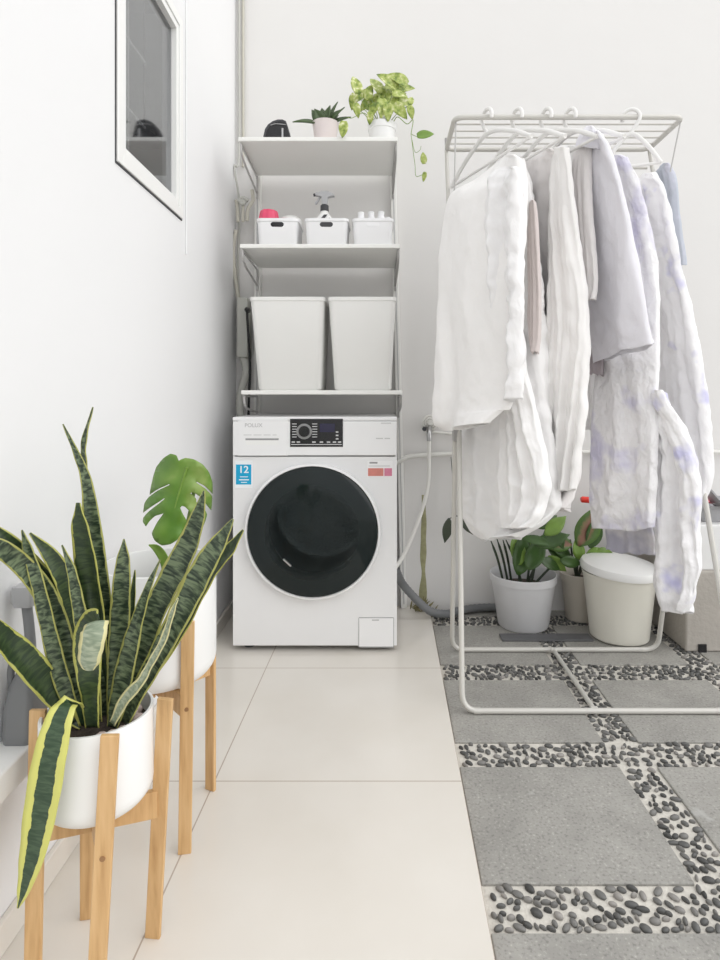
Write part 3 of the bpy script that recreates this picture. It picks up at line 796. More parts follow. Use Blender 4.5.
MB().tube(catmull([(x0+.03,2.298,Z1+.066),(x0+.05,2.298,Z1+.071),(x0+.088,2.298,Z1+.068)],4), .0016, 8).build('edge_strip', 'steel', t)
MB().box((x0+.072,2.297,Z1+.002),(x0+.079,2.300,Z1+.055)).build('edge_strip', 'steel', t, smooth=False, bevel=.001)

sx, sy = P(325.5,0,2.33).x, 2.33
t = thing('succulent', 'dark green rosette plant in a small pale pink pot on the top shelf', 'potted plant', (sx, sy, Z1))
MB().lathe([(.001,0),(.038,0),(.040,.004),(.051,.082),(.053,.086),(.048,.086),(.045,.07),(.001,.068)], (sx,sy,Z1), 40).build('pot', 'pot_pink', t)
MB().lathe([(.001,.074),(.044,.073)], (sx,sy,Z1), 24).build('soil', 'soil', t)
for k, (dx, dz, L, W) in enumerate(((-1,.1,.085,.030),(-.55,.8,.06,.03),(-.2,1,.065,.03),(.15,1,.06,.028),(.35,1.1,.085,.016),(.6,.7,.06,.03),(.9,.45,.07,.026),(0,.8,.05,.03),(-.35,.6,.055,.032),(.4,.5,.05,.034),(.75,.9,.07,.014),(-.1,.5,.045,.03))):
    yy = -.3 + .5*((k*37) % 5)/5
    mb = MB(); leafmesh(mb, (sx+dx*.02, sy+yy*.03, Z1+.078), (dx, yy, dz), (-dz*.6, -1, .3+abs(dx)), L*1.25, W*1.35, None, .12, .4)
    mb.build('leaf', 'succ', t, solid=.004)

px_, py_ = P(382,0,2.33).x, 2.33
t = thing('pothos', 'lime and cream variegated pothos in a white pot, trailing off the top shelf', 'potted plant', (px_, py_, Z1))
MB().lathe([(.001,0),(.044,0),(.046,.004),(.052,.055),(.055,.057),(.0565,.080),(.052,.080),(.05,.065),(.001,.063)], (px_,py_,Z1), 40).build('pot', 'pot', t)
MB().lathe([(.001,.07),(.048,.069)], (px_,py_,Z1), 24).build('soil', 'soil', t)
hv = [(356,84,.5,22,100),(361,96,-.3,20,200),(369,92,1.1,18,60),(376,84,.6,24,110),(388,80,.3,26,140),(398,78,-.1,24,150),(404,88,-.5,24,20),(395,95,-.3,24,200),(384,98,.2,24,260),(374,102,.6,22,210),(366,104,.8,18,230),(353,101,-.1,17,255),(357,110,.1,15,285),(370,118,.2,13,268),(404,101,-.2,22,340),(400,110,-.5,22,310),(411,112,0,14,285),(390,88,.4,22,80),(381,90,.5,22,100),(392,104,.2,22,250),(382,107,.3,22,270),(400,94,.2,18,10),(373,110,.1,16,240),(411,100,.1,12,80),(388,111,0,20,270)]
mbs = MB()
for k, (a, b, c, L, ang) in enumerate(hv):
    Y = 2.33 + random.uniform(-.07, .07)
    if b > 105: Y = 2.27
    cpt = P(a, b, Y); th = math.radians(ang)
    d = Vector((math.cos(th), random.uniform(-.35,.2), math.sin(th))).normalized(); Lm = L*Y/F
    nrm = Vector((c*.6, -1, .35))
    Lm *= .92; mb = MB(); leafmesh(mb, cpt - d*Lm*.5, d, nrm, Lm, Lm*.62, heart, .25, .35); mb.build('leaf', 'pothos', t, solid=.0012)
    b0 = cpt - d*Lm*.5
    mbs.tube(catmull([(px_+(b0.x-px_)*.15, py_+(b0.y-py_)*.2, Z1+.07), (px_+(b0.x-px_)*.6, (py_+b0.y)/2-.005, Z1+.10+max(0,(b0.z-Z1-.1))*.5), b0],5), .0013, 6)
# trailing vines
vine = [(px_+.045,2.30,Z1+.082), P(398,117,2.27), P(407,124,2.25), P(413,120,2.24), P(411,134,2.24), P(418,137,2.24), P(414,150,2.24), P(420,152,2.24)]
vine2 = [P(411,134,2.24), P(413,150,2.24), P(415,165,2.24), P(416,176,2.24), P(422,175,2.24)]
mbs.tube(catmull(vine[:5], 6), .0016, 6); mbs.tube(catmull([vine[4], P(418,137,2.24), P(421,136,2.24)], 4), .0012, 6); mbs.tube(catmull(vine2, 6), .0012, 6)
mbs.tube(catmull([P(412,140,2.24),P(415,152,2.24),P(420,150,2.24),P(421,146,2.24)],5), .001, 6)
mbs.tube(catmull([(px_-.045,2.30,Z1+.082), P(364,113,2.28), P(352,118,2.27), P(347,117,2.27)], 5), .0014, 6)
mbs.tube(catmull([(px_-.045,2.32,Z1+.082), P(366,116,2.28), P(360,110,2.28), P(362,106,2.28)], 5), .0014, 6)
mbs.build('stems', 'stemg', t)
for a, b, L, ang, w in ((417,136,17,8,.62),(424,164,12,95,.6),(425,172,10,260,.5),(344,121,17,265,.6)):
    th = math.radians(ang); d = Vector((math.cos(th), -.1, math.sin(th))); Lm = L*2.24/F
    mb = MB(); leafmesh(mb, P(a, b, 2.24), d, (.1,-1,.3), Lm, Lm*w, heart, .1, .2); mb.build('leaf', 'lime' if L == 17 and ang == 8 else 'pothos', t, solid=.0012)

# baskets on the middle shelf
Z2 = 1.5095
def shell(mb, cx, cy, w0, d0, w1, d1, r, z0, z1, wall=.003, lip=.004):
    rings = [rrect(cx,cy,w0-.01,d0-.01,r*.7,z0), rrect(cx,cy,w0,d0,r,z0+.006), rrect(cx,cy,w1,d1,r,z1-.012), rrect(cx,cy,w1+2*lip,d1+2*lip,r+lip,z1-.010),
             rrect(cx,cy,w1+2*lip,d1+2*lip,r+lip,z1), rrect(cx,cy,w1-2*wall,d1-2*wall,r,z1), rrect(cx,cy,w0-2*wall,d0-2*wall,r*.8,z0+.012)]
    return mb.loft(rings, captop=True, capbot=True)
BYc = 2.345
for i, (a, b, lab) in enumerate(((256.5, 298.5, 'white storage basket with open oval handle hole, below the pink cap'),
                                 (304.5, 348.5, 'middle white basket on the shelf, holding the spray bottle'),
                                 (352, 393.5, 'rightmost white basket on the shelf, filled with white bottles'))):
    xa, xb = P(a,0,2.27).x, P(b,0,2.27).x; cx = (xa+xb)/2; w = xb-xa
    t = thing('storage_basket', lab, 'basket', (cx, BYc, Z2), 'small white baskets on the middle shelf')
    bo = shell(MB(), cx, BYc, w-.014, .155, w-.006, .165, .018, Z2, Z2+.10).build('body', 'basket', t)
    yf = BYc - .0825 + .0015
    def oval(mb, w_, h_, yo, zc): 
        rg = [(cx + (w_/2-h_/2)*sx_ + h_/2*math.cos(a_), yo, zc + h_/2*math.sin(a_)) for sx_, a_ in
              [(1 if math.cos(2*PI*k/24+1e-6) > 0 else -1, 2*PI*k/24+1e-6) for k in range(24)]]
        return rg
    r0 = oval(None, .050, .020, yf-.001, Z2+.078); r1 = oval(None, .050, .020, yf+.004, Z2+.078)
    ri0 = oval(None, .044, .014, yf-.0018, Z2+.078)
    MB().loft([r1, r0, ri0]).build('handle_hole', 'black' if i == 0 else 'dark' if i == 1 else 'basket', t)
    if i == 0:
        pass
c1 = P(277,0,2.27).x
o = thing('cap', 'pink and red ribbed cap sticking out of the left small basket', 'bottle cap', (P(270,0,2.34).x, 2.34, Z2+.085))
rg = []
for i, (r, z) in enumerate(((.043,.104),(.041,.108),(.033,.146),(.030,.151),(.001,.152))):
    rg.append([(P(269,0,2.34).x + r*(1+.05*math.cos(9*2*PI*k/54))*math.cos(2*PI*k/54), 2.34 + r*(1+.05*math.cos(9*2*PI*k/54))*math.sin(2*PI*k/54), Z2+z) for k in range(54)])
MB().loft(rg).build('top', 'pink', o)
MB().lathe([(.046,.0145),(.048,.082),(.046,.1035),(.0005,.104)], (P(269,0,2.34).x,2.34,Z2), 32, caps=True).build('jar', 'greypl2', o)
o = MB().lathe([(.04,.0145),(.042,.100),(.045,.118),(.043,.130),(.03,.140),(.001,.142)], (P(288.5,0,2.37).x+.006,2.385,Z2), 36, caps=True).build('jar', 'white_gloss')
tag(o, 'white round jar with domed lid behind the pink cap in left basket', 'jar')
# spray bottle
bx, by = P(322.5,0,2.34).x+.008, 2.34
t = thing('spray_bottle', 'spray bottle with grey trigger head in the middle small basket', 'spray bottle', (bx, by, Z2+.0125))
rings = [rrect(bx,by,w,d,.018,Z2+z) for w,d,z in ((.070,.05,.0125),(.074,.054,.02),(.074,.054,.105),(.066,.05,.118),(.046,.04,.133),(.03,.03,.143),(.028,.028,.150))]
MB().loft(rings).build('bottle', 'white_gloss', t)
rings = [rrect(bx,by-.001,w,d,.018,Z2+z) for w,d,z in ((.0755,.0555,.06),(.0755,.0555,.106),(.067,.0515,.119),(.047,.0415,.134))]
mb = MB().loft(rings[:1]+[rrect(bx,by-.001,.0755,.0555,.018,Z2+.08)], caps=False); 
mb.build('label_band', 'dark', t)
mb = MB(); mb.add([(bx-.028,by-.0302,Z2+.107),(bx-.01,by-.0285,Z2+.117),(bx+.0,by-.024,Z2+.131),(bx+.014,by-.024,Z2+.131),(bx-.002,by-.0302,Z2+.109)], [(0,1,2,3,4)])
mb.add([(bx+.012,by-.0302,Z2+.107),(bx+.02,by-.0265,Z2+.119),(bx+.034,by-.0302,Z2+.107)], [(0,1,2)])
mb.build('label_print', 'dark', t, smooth=False)
MB().lathe([(.015,.150),(.0165,.151),(.0165,.172),(.012,.176)], (bx,by,Z2), 20, caps=True).build('collar', 'dark', t)
mb = MB()
prf = [(-.037,.212),(-.034,.222),(-.012,.228),(.012,.228),(.034,.219),(.040,.208),(.028,.207),(.014,.203),(.012,.174),(-.010,.174),(-.012,.205),(-.024,.208)]
n = len(prf); mb.add([(bx+a,by-.011,Z2+b) for a,b in prf]+[(bx+a,by+.011,Z2+b) for a,b in prf], [tuple(range(n)), tuple(reversed(range(n,2*n)))]+[(i,(i+1)%n,n+(i+1)%n,n+i) for i in range(n)])
mb.build('trigger_head', 'greypl2', t, smooth=False, bevel=.003)
MB().tube(catmull([(bx-.018,by,Z2+.208),(bx-.026,by,Z2+.192),(bx-.036,by,Z2+.178)],4), [.005]*8+[.003], 8).build('trigger', 'greypl2', t)
MB().tube([(bx-.036,by,Z2+.216),(bx-.044,by,Z2+.214)], .006, 10).build('nozzle', 'dark', t)
# white bottles in right basket
for k, (a, h) in enumerate(((361,.150),(371,.160),(381,.152),(387.5,.138))):
    o = MB().lathe([(.017,.0125),(.0185,.02),(.0185,h-.03),(.014,h-.022),(.012,h-.014),(.0125,h-.002),(.010,h)], (P(a,0,2.36).x,2.35+.028*(k%2),Z2), 24, caps=True).build('bottle', 'basket')
    tag(o, ['short white bottle at left end of the right small basket','tallest white bottle in the right small basket','white bottle right of centre in the right small basket','lowest white bottle at the right end of right basket'][k], 'bottle', 'white bottles in the right basket')

# large bins on the bottom shelf
Z3 = .9555
for a0, a1, b0, b1, lab in ((248.5, 324.5, 256, 320.5, 'left large white storage bin, beside the black plug and cable'), (327.5, 396.5, 333.5, 391.5, 'right large white storage bin, farther from the wall corner')):
    Yf = 2.275; xa, xb, xc, xd = (P(q,0,Yf).x for q in (a0,a1,b0,b1))
    z1 = P(0,296.5,Yf).z; d0, d1 = .22, .27; cyb = Yf+.008+d1/2
    t = thing('storage_bin', lab, 'storage bin', ((xc+xd)/2, cyb, Z3), 'large white bins on the bottom shelf')
    rings = []
    def rg(w, cx, d, z): return rrect(cx, cyb, w, d, .022, z)
    cx0, cx1 = (xc+xd)/2, (xa+xb)/2; w0, w1 = xd-xc, xb-xa-.006
    rings = [rg(w0-.012,cx0,d0-.012,Z3), rg(w0,cx0,d0,Z3+.008), rg(w1,cx1,d1,z1-.016), rg(w1+.006,cx1,d1+.006,z1-.014), rg(w1+.006,cx1,d1+.006,z1), rg(w1-.006,cx1,d1-.006,z1), rg(w0-.008,cx0,d0-.01,Z3+.014)]
    MB().loft(rings[:3], caps=False, capbot=True).build('body', 'bin', t)
    MB().loft(rings[2:6], caps=False).build('rim', 'bin', t)

# corner things: tap with hoses, socket box, plug, grey hose
t = thing('corner_tap', 'old cream wall tap with short pipes in the corner left of the shelves', 'tap', P(243,215,2.6))
Yt = 2.56
MB().tube(catmull([P(252,190,Yt),P(253,200,Yt),P(248,209,Yt),P(247,221,Yt)],5), .008, 10).build('pipe', 'pipe_old', t)
MB().tube(catmull([P(236,200,Yt),P(237,205,Yt),P(238,222,Yt)],5), .007, 10).build('pipe', 'pipe_old', t)
MB().tube(catmull([P(238,202,Yt),P(243,198,Yt),P(248,201,Yt)],5), .009, 10).build('valve_body', 'sock', t)
MB().tube([P(243,222,Yt),P(243,204,Yt)], .0065, 10).build('spout', 'pipe_old', t)
MB().lathe([(.012,0),(.015,.004),(.015,.012),(.008,.02)], tuple(P(243,203,Yt)), 16, 'y', caps=True).build('knob', 'sock', t)
t = thing('socket_box', 'grey-white electrical box on the wall beside the left large bin', 'socket box', (P(242,328,2.56).x, 2.60, 1.1))
a, b = P(236.5,357,2.55), P(247,297,2.55)
MB().box((a.x, 2.555, a.z), (b.x, 2.645, b.z)).build('box', 'sock', t, smooth=False, bevel=.004)
t = thing('power_plug', 'black plug and cable hanging between the wall and left large bin', 'plug', P(247,310,2.54))
MB().lathe([(.012,-.012),(.012,.008),(.008,.022)], tuple(P(247.5,310,2.548)), 16, 'y', caps=True).build('plug', 'black', t)
MB().tube(catmull([P(247,310,2.53),P(247.5,322,2.51),P(249,345,2.5),P(250,370,2.5),P(249,395,2.52),P(248.5,415,2.55)],6), .0055, 8).build('cable', 'black', t)
o = MB().tube(catmull([P(243,357,2.58),P(246,372,2.57),P(241,392,2.57),P(240,410,2.57),P(244,430,2.57),(-.585,2.57,.6),(-.59,2.56,.3),(-.58,2.5,.06)],8), [.016+.0015*(i%2) for i in range(57)], 12).build('hose', 'sock')
tag(o, 'ribbed cream drain hose dropping behind the washing machine', 'hose')
o = MB().tube(catmull([P(236,230,2.6),P(233.5,250,2.6),P(235,275,2.6),P(238.5,300,2.6)],8), .008, 10).build('hose', 'pipe_old')
tag(o, 'thin cream hose between the corner tap and the socket box', 'hose')

# ------------------------------------------------------------------ pipes right of the washing machine
t = thing('wall_tap', 'white wall tap with coiled fitting right of the washing machine', 'tap', P(430,428,2.62))
cq = P(430.5,423,2.60)
MB().lathe([(.032,0),(.036,.004),(.036,.012),(.03,.018),(.026,.014),(.024,.02),(.019,.024),(.016,.018),(.012,.026),(.001,.028)], (cq.x,2.635,cq.z), 36, 'y', caps=True).build('escutcheon', 'pipe', t)
MB().tube([P(424.5,429,2.62),P(424.5,429,2.57)], .010, 12).build('handle', 'dark', t)
MB().tube(catmull([(cq.x,2.61,cq.z-.02),P(429,432,2.57),P(429,437,2.56),P(429,441,2.56)],5), .010, 12).build('spout', 'steel', t)
mb = MB().tube(catmull([P(429,441,2.56),P(429,460,2.55),P(428,485,2.53),P(422,510,2.5),P(412,537,2.45),P(402,558,2.4),P(392,572,2.36)],6), .0085, 10)
tag(mb.build('hose', 'pipe'), 'white inlet hose curving from the wall tap behind the washing machine', 'hose')
mb = MB().tube(catmull([P(394,464,2.61),P(402,460,2.615),P(408,457,2.62),P(416,456,2.622),P(430,455,2.622)],5)+[P(458,453.5,2.622),P(600,452,2.622),P(760,452,2.622)], .010, 12)
tag(mb.build('water_pipe', 'pipe'), 'cream horizontal water pipe running along the back wall', 'pipe')
mb = MB().tube([P(432,432,2.635),P(460,434.5,2.635)], .006, 10)
tag(mb.build('water_pipe', 'pipe'), 'short white pipe from the wall tap towards the drying rack', 'pipe')
# moss run and tuft
rings = []
mb = MB(); vs, fs = [], []
nn = 30
for i in range(nn+1):
    t_ = i/nn; py = 495+t_*110; w = 2.2+1.6*noise.noise((t_*5,1,2))+t_*1.0; cxp = 424-1.0*t_+.8*noise.noise((t_*6,5,2))
    for u in (-1,-.4,.4,1):
        p = P(cxp+w*u, py, 2.645); vs.append((p.x, 2.6495-(.003 if abs(u)<1 else 0), max(.0,p.z)))
for i in range(nn):
    for j in range(3): fs.append((i*4+j,i*4+j+1,(i+1)*4+j+1,(i+1)*4+j))
mb.add(vs, fs); tag(mb.build('moss', 'moss'), 'yellow-green moss streak down the back wall below the tap', 'moss')['kind'] = 'stuff'
mb = MB()
for k in range(90):
    x = random.gauss(.19, .022); y = random.uniform(2.57,2.64); z0 = .0 if x < .21 else -.025
    d = Vector((random.uniform(-1,1), random.uniform(-1,.2), random.uniform(.3,1.2)))
    leafmesh(mb, (x,y,z0), d, (0,-1,.5), random.uniform(.02,.05), random.uniform(.005,.011), None, .3, .2, 3)
tag(mb.build('moss', 'mossplant'), 'brown-green moss tuft on the ground at the corner of the tile path', 'moss')['kind'] = 'stuff'
pts = catmull([P(396,570,2.42),P(402,583,2.48),P(415,598,2.5),P(430,611,2.5),P(446,614,2.54),(.34,2.585,.0),(.43,2.622,.0),(.55,2.628,.0),(.74,2.63,.0)],10)
pts = [Vector((p.x,p.y,max(p.z,(.019 if p.x<ex(2.5)+.02 else -.001)))) for p in pts]
o = MB().tube(pts, [.016+.0018*(i%2) for i in range(len(pts))], 12).build('drain_hose', 'hose')
tag(o, 'dark grey ribbed drain hose lying from washing machine to the white bucket', 'hose')
# dark tile slab under the buckets
o = MB().box((.475,2.31,PZ),(.83,2.372,PZ+.008)).build('loose_tile', 'slabdark', smooth=False, bevel=.002)
tag(o, 'loose dark slate tile lying in front of the white plant bucket', 'tile')

# ------------------------------------------------------------------ bucket plants
bk = (P(524,0,2.52).x, 2.512)
bk = ((524-380)/595*2.47, 2.485)
t = thing('zz_plant', 'leafy green plant with dark bare stems in a wide grey-white bucket', 'potted plant', (bk[0], bk[1], PZ))
r1, r0 = .136, .104
MB().lathe([(.001,0),(r0-.006,0),(r0,.006),(r1-.006,.185),(r1,.187),(r1+.001,.215),(r1-.003,.217),(r1-.006,.213),(r1-.009,.18),(r0-.006,.02),(.001,.018)], (bk[0],bk[1],PZ), 56).build('bucket', 'bucket', t)
MB().lathe([(.001,.16),(.06,.165),(r1-.012,.155)], (bk[0],bk[1],PZ), 32).build('soil', 'soil', t)
stems = [((498,580),(491,541)),((503,580),(497,539)),((507,580),(503,540)),((517,582),(506,540)),((520,582),(560,520)),((522,583),(533,545)),((524,582),(545,530)),((514,582),(517,548)),((527,583),(575,552))]
mb = MB()
for k, (a, b) in enumerate(stems):
    Y0 = 2.46; Y1 = 2.40 + .02*k
    p = Vector((bk[0]+(a[0]-518)/595*2.4, bk[1]-.02+.012*(k%3), PZ+.155)); q = P(*b, Y1)
    mid = p.lerp(q,.5) + Vector((0,0,.02))
    mb.tube(catmull([p,mid,q],5), [.005]*9+[.003,.002], 8)
mb.build('stems', 'stem', t)
for a, b, L, ang, w, m_ in ((518,575,44,75,.5,'zz'),(528,570,38,60,.5,'zz'),(515,545,34,10,.35,'zz'),(535,545,36,20,.45,'zz'),(522,538,34,-5,.3,'zz'),(545,535,30,40,.5,'lime'),(552,545,28,-30,.5,'zz'),(540,560,26,-20,.5,'zz'),(555,530,26,-60,.4,'zz'),(548,556,24,-40,.5,'lime'),(527,555,30,110,.5,'lime'),(560,560,24,-10,.5,'zz'),(538,528,26,30,.5,'zz'),(520,565,30,95,.55,'lime')):
    th = math.radians(ang); Y = 2.40+random.uniform(-.06,.06); Lm = L*Y/F
    mb = MB(); leafmesh(mb, P(a,b,Y), (math.cos(th),random.uniform(-.3,.3),math.sin(th)), (random.uniform(-.5,.5),-1,random.uniform(.1,.8)), Lm, Lm*w, None, .25, .25)
    mb.build('leaf', m_, t, solid=.0012)

b2 = (.858, 2.555)
t = thing('rose_leaf_plant', 'plant with brownish-pink centred leaf in beige pot behind the lidded bin', 'potted plant', (b2[0], b2[1], PZ))
MB().lathe([(.001,0),(.056,0),(.060,.006),(.076,.17),(.083,.172),(.084,.198),(.078,.2),(.074,.19),(.072,.16),(.001,.155)], (b2[0],b2[1],PZ), 48).build('pot', 'potbeige', t)
MB().lathe([(.001,.170),(.073,.165)], (b2[0],b2[1],PZ), 24).build('soil', 'soil', t)
mb = MB()
for a, b in ((583,545),(592,550),(570,540),(578,560),(597,556)):
    q = P(a,b,2.47); mb.tube(catmull([(b2[0]-.02,b2[1]-.02,PZ+.16),(b2[0]*.5+q.x*.5-.01,2.52,(q.z+.15)/2+.02),q],5), .004, 8)
mb.build('stems', 'stem', t)
for a, b, L, ang, w, m_ in ((578,546,46,62,.55,'rose'),(572,545,36,170,.5,'rose'),(590,548,34,75,.5,'zz'),(592,556,26,-5,.75,'lime'),(585,560,26,20,.7,'lime'),(598,560,22,-50,.8,'lime'),(580,560,22,100,.6,'lime'),(565,560,24,140,.5,'zz')):
    th = math.radians(ang); Lm = L*2.45/F
    mb = MB(); leafmesh(mb, P(a,b,2.45), (math.cos(th),-.05,math.sin(th)), (.1,-1,.3), Lm, Lm*w, None, .12, .2); mb.build('leaf', m_, t, solid=.0012)

t = thing('leaf_sprig', 'pair of dark hanging leaves on thin twig behind the rack pole', 'leaf', P(456,520,2.5))
MB().tube(catmull([P(449,519,2.5),P(455,516,2.5),P(462,517,2.5)],4), .002, 6).build('twig', 'stem', t)
for a, b, L, ang in ((449,518,26,262),(461,517,22,305)):
    th = math.radians(ang); Lm = L*2.5/F; mb = MB()
    leafmesh(mb, P(a,b,2.5), (math.cos(th),0,math.sin(th)), (.2,-1,0), Lm, Lm*.42, None, .1, .2); mb.build('leaf', 'darkleaf', t, solid=.0012)
MB().tube(catmull([P(455,516,2.5),P(454,500,2.52),P(452,470,2.6),P(451,457,2.622)],5), .0015, 6).build('stem', 'stem', t)

# lidded cream bin
lb = (.949, 2.362)
t = thing('lidded_bin', 'cream plastic bin with a tilted lid standing behind the drying rack', 'bin', (lb[0], lb[1], PZ))
R1, R0, hb_ = .137, .111, .262
MB().lathe([(.001,0),(R0-.01,0),(R0,.008),(R1,hb_-.012),(R1+.004,hb_-.010),(R1+.004,hb_),(R1-.003,hb_),(R0-.004,.02),(.001,.016)], (lb[0],lb[1],PZ), 64).build('body', 'cream', t)
lid = MB().lathe([(.148,-.012),(.149,.004),(.143,.016),(.12,.024),(.06,.030),(.001,.031),(.001,.02),(.14,.006),(.144,-.012),(.148,-.012)], (0,0,0), 64).build('lid', 'white_gloss')
lid.location = (lb[0]+.001, lb[1], PZ+hb_+.013); lid.rotation_euler = (math.radians(3), math.radians(3.5), 0); setpar(lid, t)

# red handled thing
t = thing('brush_handle', 'bright red cylindrical handle on a white rod behind the green plants', 'handle', P(588,500,2.55))
MB().tube([P(581,499.5,2.56),P(582,499.5,2.56),P(597,500.5,2.54),P(598.5,500.5,2.54)], [.010,.0135,.0135,.010], 16).build('grip', 'red', t)
MB().tube([P(598,500.5,2.54),P(640,506,2.52)], .005, 10).build('rod', 'pipe', t)

# concrete trough at right, foam box and tray on it
t = thing('concrete_trough', 'rough grey concrete block at the right edge below the white box', 'block', (1.5, 2.43, PZ))
MB().box((1.14,2.217,PZ),(1.95,2.64,.282)).build('block', 'concrete', t, smooth=False, bevel=.008)
MB().box((1.185,2.212,PZ),(1.215,2.2175,PZ+.03)).build('drain_hole', 'black', t, smooth=False)
t = thing('foam_box', 'white rectangular box resting on the concrete block at right edge', 'box', (1.5, 2.42, .282))
MB().box((1.15,2.225,.282),(1.9,2.60,.452)).build('body', 'foam', t, smooth=False, bevel=.006)
o = shell(MB(), 1.37, 2.38, .28, .22, .30, .24, .02, .452, .515).build('tray', 'greypl2')
tag(o, 'grey plastic tray standing on the white box at the right edge', 'tray')
o = plank(MB(), (1.255,2.35,.500), (1.37,2.37,.60), (0,1,0), .10, .004); 
o = MB(); plank(o, P(704,488,2.27), P(722,508,2.27), (0,1,0), .10, .006)
tag(o.build('lid', 'greypl2', smooth=False), 'grey lid leaning in the tray beside the pink striped cloth', 'lid')
o = MB(); vs, fs = [], []
for i in range(9):
    for j in range(7):
        x = 1.235+i*.018; y = 2.285+j*.02; vs.append((x, y, .530-.006*i*.5+.008*noise.noise((x*20,y*20,0))))
for i in range(8):
    for j in range(6): fs.append((i*7+j,(i+1)*7+j,(i+1)*7+j+1,i*7+j+1))
o.add(vs, fs); tag(o.build('cleaning_cloth', 'cloth_rag', solid=.004), 'pink and white striped cloth lying in the grey tray', 'cloth')

# ------------------------------------------------------------------ drying rack
rk = thing('drying_rack', 'tall grey-white tubular clothes drying rack with wire top', 'drying rack', (.64, 2.0, PZ))
r = .0085
zT = 1.862; yN, yF = 1.98, 2.24; xL, xR = .25, 1.01; g = PZ + .0095
def arc(pts, rad=.04, k=6):
    pts = [Vector(p) for p in pts]; o = [pts[0]]
    for i in range(1, len(pts)-1):
        a, b, c = pts[i-1:i+2]; u = (a-b).normalized(); v = (c-b).normalized(); rr = min(rad, (a-b).length/2.1, (c-b).length/2.1)
        p, q = b+u*rr, b+v*rr
        for j in range(k+1):
            t_ = j/k; o.append((1-t_)**2*p + 2*(1-t_)*t_*b + t_**2*q)
    o.append(pts[-1]); return o
jL, jR = Vector((.262, 2.03, .84)), Vector((1.06, 2.03, .84))
fL, fR = Vector((.247, 1.785, g)), Vector((1.08, 1.785, g))
bL, bR = Vector((.268, 2.217, g)), Vector((1.035, 2.217, g))
MB().tube(arc([jL+Vector((.006,-.012,0)), fL, fR, jR+Vector((.0,-.012,0))], .05), r, 12).build('front_leg_frame', 'rack', rk)
MB().tube(arc([jL+Vector((-.004,.012,0)), bL, bR, jR+Vector((-.01,.012,0))], .05), r, 12).build('rear_leg_frame', 'rack', rk)
MB().tube([(.645,1.785,g),(.645,2.217,g)], r*.9, 12).build('floor_bar', 'rack', rk)
for j in (jL, jR):
    MB().box((j.x-.013, j.y-.026, j.z-.06), (j.x+.013, j.y+.026, j.z+.02)).build('joint', 'rackgrey', rk, smooth=False, bevel=.004)
for p in ((fL.x+.045,1.785,g),(fR.x-.06,1.785,g),(bR.x-.05,2.217,g),(.645,2.209,g),(.645,1.793,g)):
    MB().tube([(p[0]-.01,p[1],g),(p[0]+.01,p[1],g)], .0094, 12).build('ferrule', 'rack', rk)
for j, x in ((jL, xL+.0), (jR, xR+.005)):
    MB().tube([j, (x, yF, zT-.005)], r*.85, 12).build('upright', 'rack', rk)
    MB().tube([(x+.005, yN+.02, zT-.008), (x+.002*(1 if x<.5 else -1), yN+.05, zT-.30)] if x < .5 else [(x-.005,yN+.02,zT-.008),(x-.02,yN+.06,zT-.16)], .0025, 8).build('stay_wire', 'wire', rk)
top = arc([(.63,yN,zT),(xL,yN,zT),(xL,yF,zT),(xR,yF,zT),(xR,yN,zT),(.63,yN,zT)], .035)
MB().tube(top, .009, 12).build('top_frame', 'rack', rk)
for k in range(4):
    y = yN + (yF-yN)*(k+1)/5
    MB().tube([(xL+.002,y,zT),(xR-.002,y,zT)], .0035, 8).build('hanging_rail', 'rack', rk)
MB().tube([(xL,yF+.004,zT-.01),(xL-.001,yF+.006,zT+.045)], .005, 8).build('hook_end', 'rackgrey', rk)
MB().tube([(.82,yF,zT-.07),(xR-.005,yF,zT-.07)], .005, 8).build('lower_rail', 'rack', rk)
MB().tube([(.82,yF,zT),(.82,yF,zT-.07)], .004, 8).build('lower_rail_post', 'rack', rk)

# ------------------------------------------------------------------ hangers
def hanger(x, half, lab, fit=True):
    t = thing('clothes_hanger', lab, 'hanger', (x, yN, zT+.012), 'white plastic hangers on the drying rack')
    hv_ = Vector(half); hd_ = Vector((hv_.x, hv_.y, 0)).normalized()
    c = Vector((x, yN, zT)); R_ = .028
    # hook: opens away from the camera side, lies in the hanger plane
    hk = [c + hd_*(R_*math.cos(a)) + Vector((0,0,R_*math.sin(a)-.002)) for a in [math.radians(200 - 20*i) for i in range(12)]]
    nk = c + Vector((0,0,-.058))
    hk += [c + hd_*(.012) + Vector((0,0,-.036)), nk + Vector((0,0,.008)), nk]
    MB().tube(hk, .0062, 10).build('hook', 'hanger', t)
    a, b = nk + hv_, nk + Vector((-hv_.x, -hv_.y, hv_.z))
    mb = MB(); pts = catmull([a, nk.lerp(a,.55)+Vector((0,0,.016)), nk+Vector((0,0,.002)), nk.lerp(b,.55)+Vector((0,0,.016)), b], 8)
    mb.tube(pts, .0075, 10); mb.tube([a, b], .005, 10)
    mb.build('shoulder_bar', 'hanger', t)
    return t
hv1 = (-.093, .215, -.10)
hl = ['leftmost of the white hangers, holding the warm white shirt', 'second white hanger from the left on the near rail', 'third white hanger from the left on the near rail', 'fourth white hanger from the left, next to the lilac shirt']
for x, lab in zip((P(487,0,yN).x, P(517,0,yN).x, P(546,0,yN).x, P(570,0,yN).x), hl): hanger(x, hv1, lab)
hanger(P(631,0,yN).x, (.085, -.03, -.105), 'rightmost white hanger, above the violet tie-dye garment')

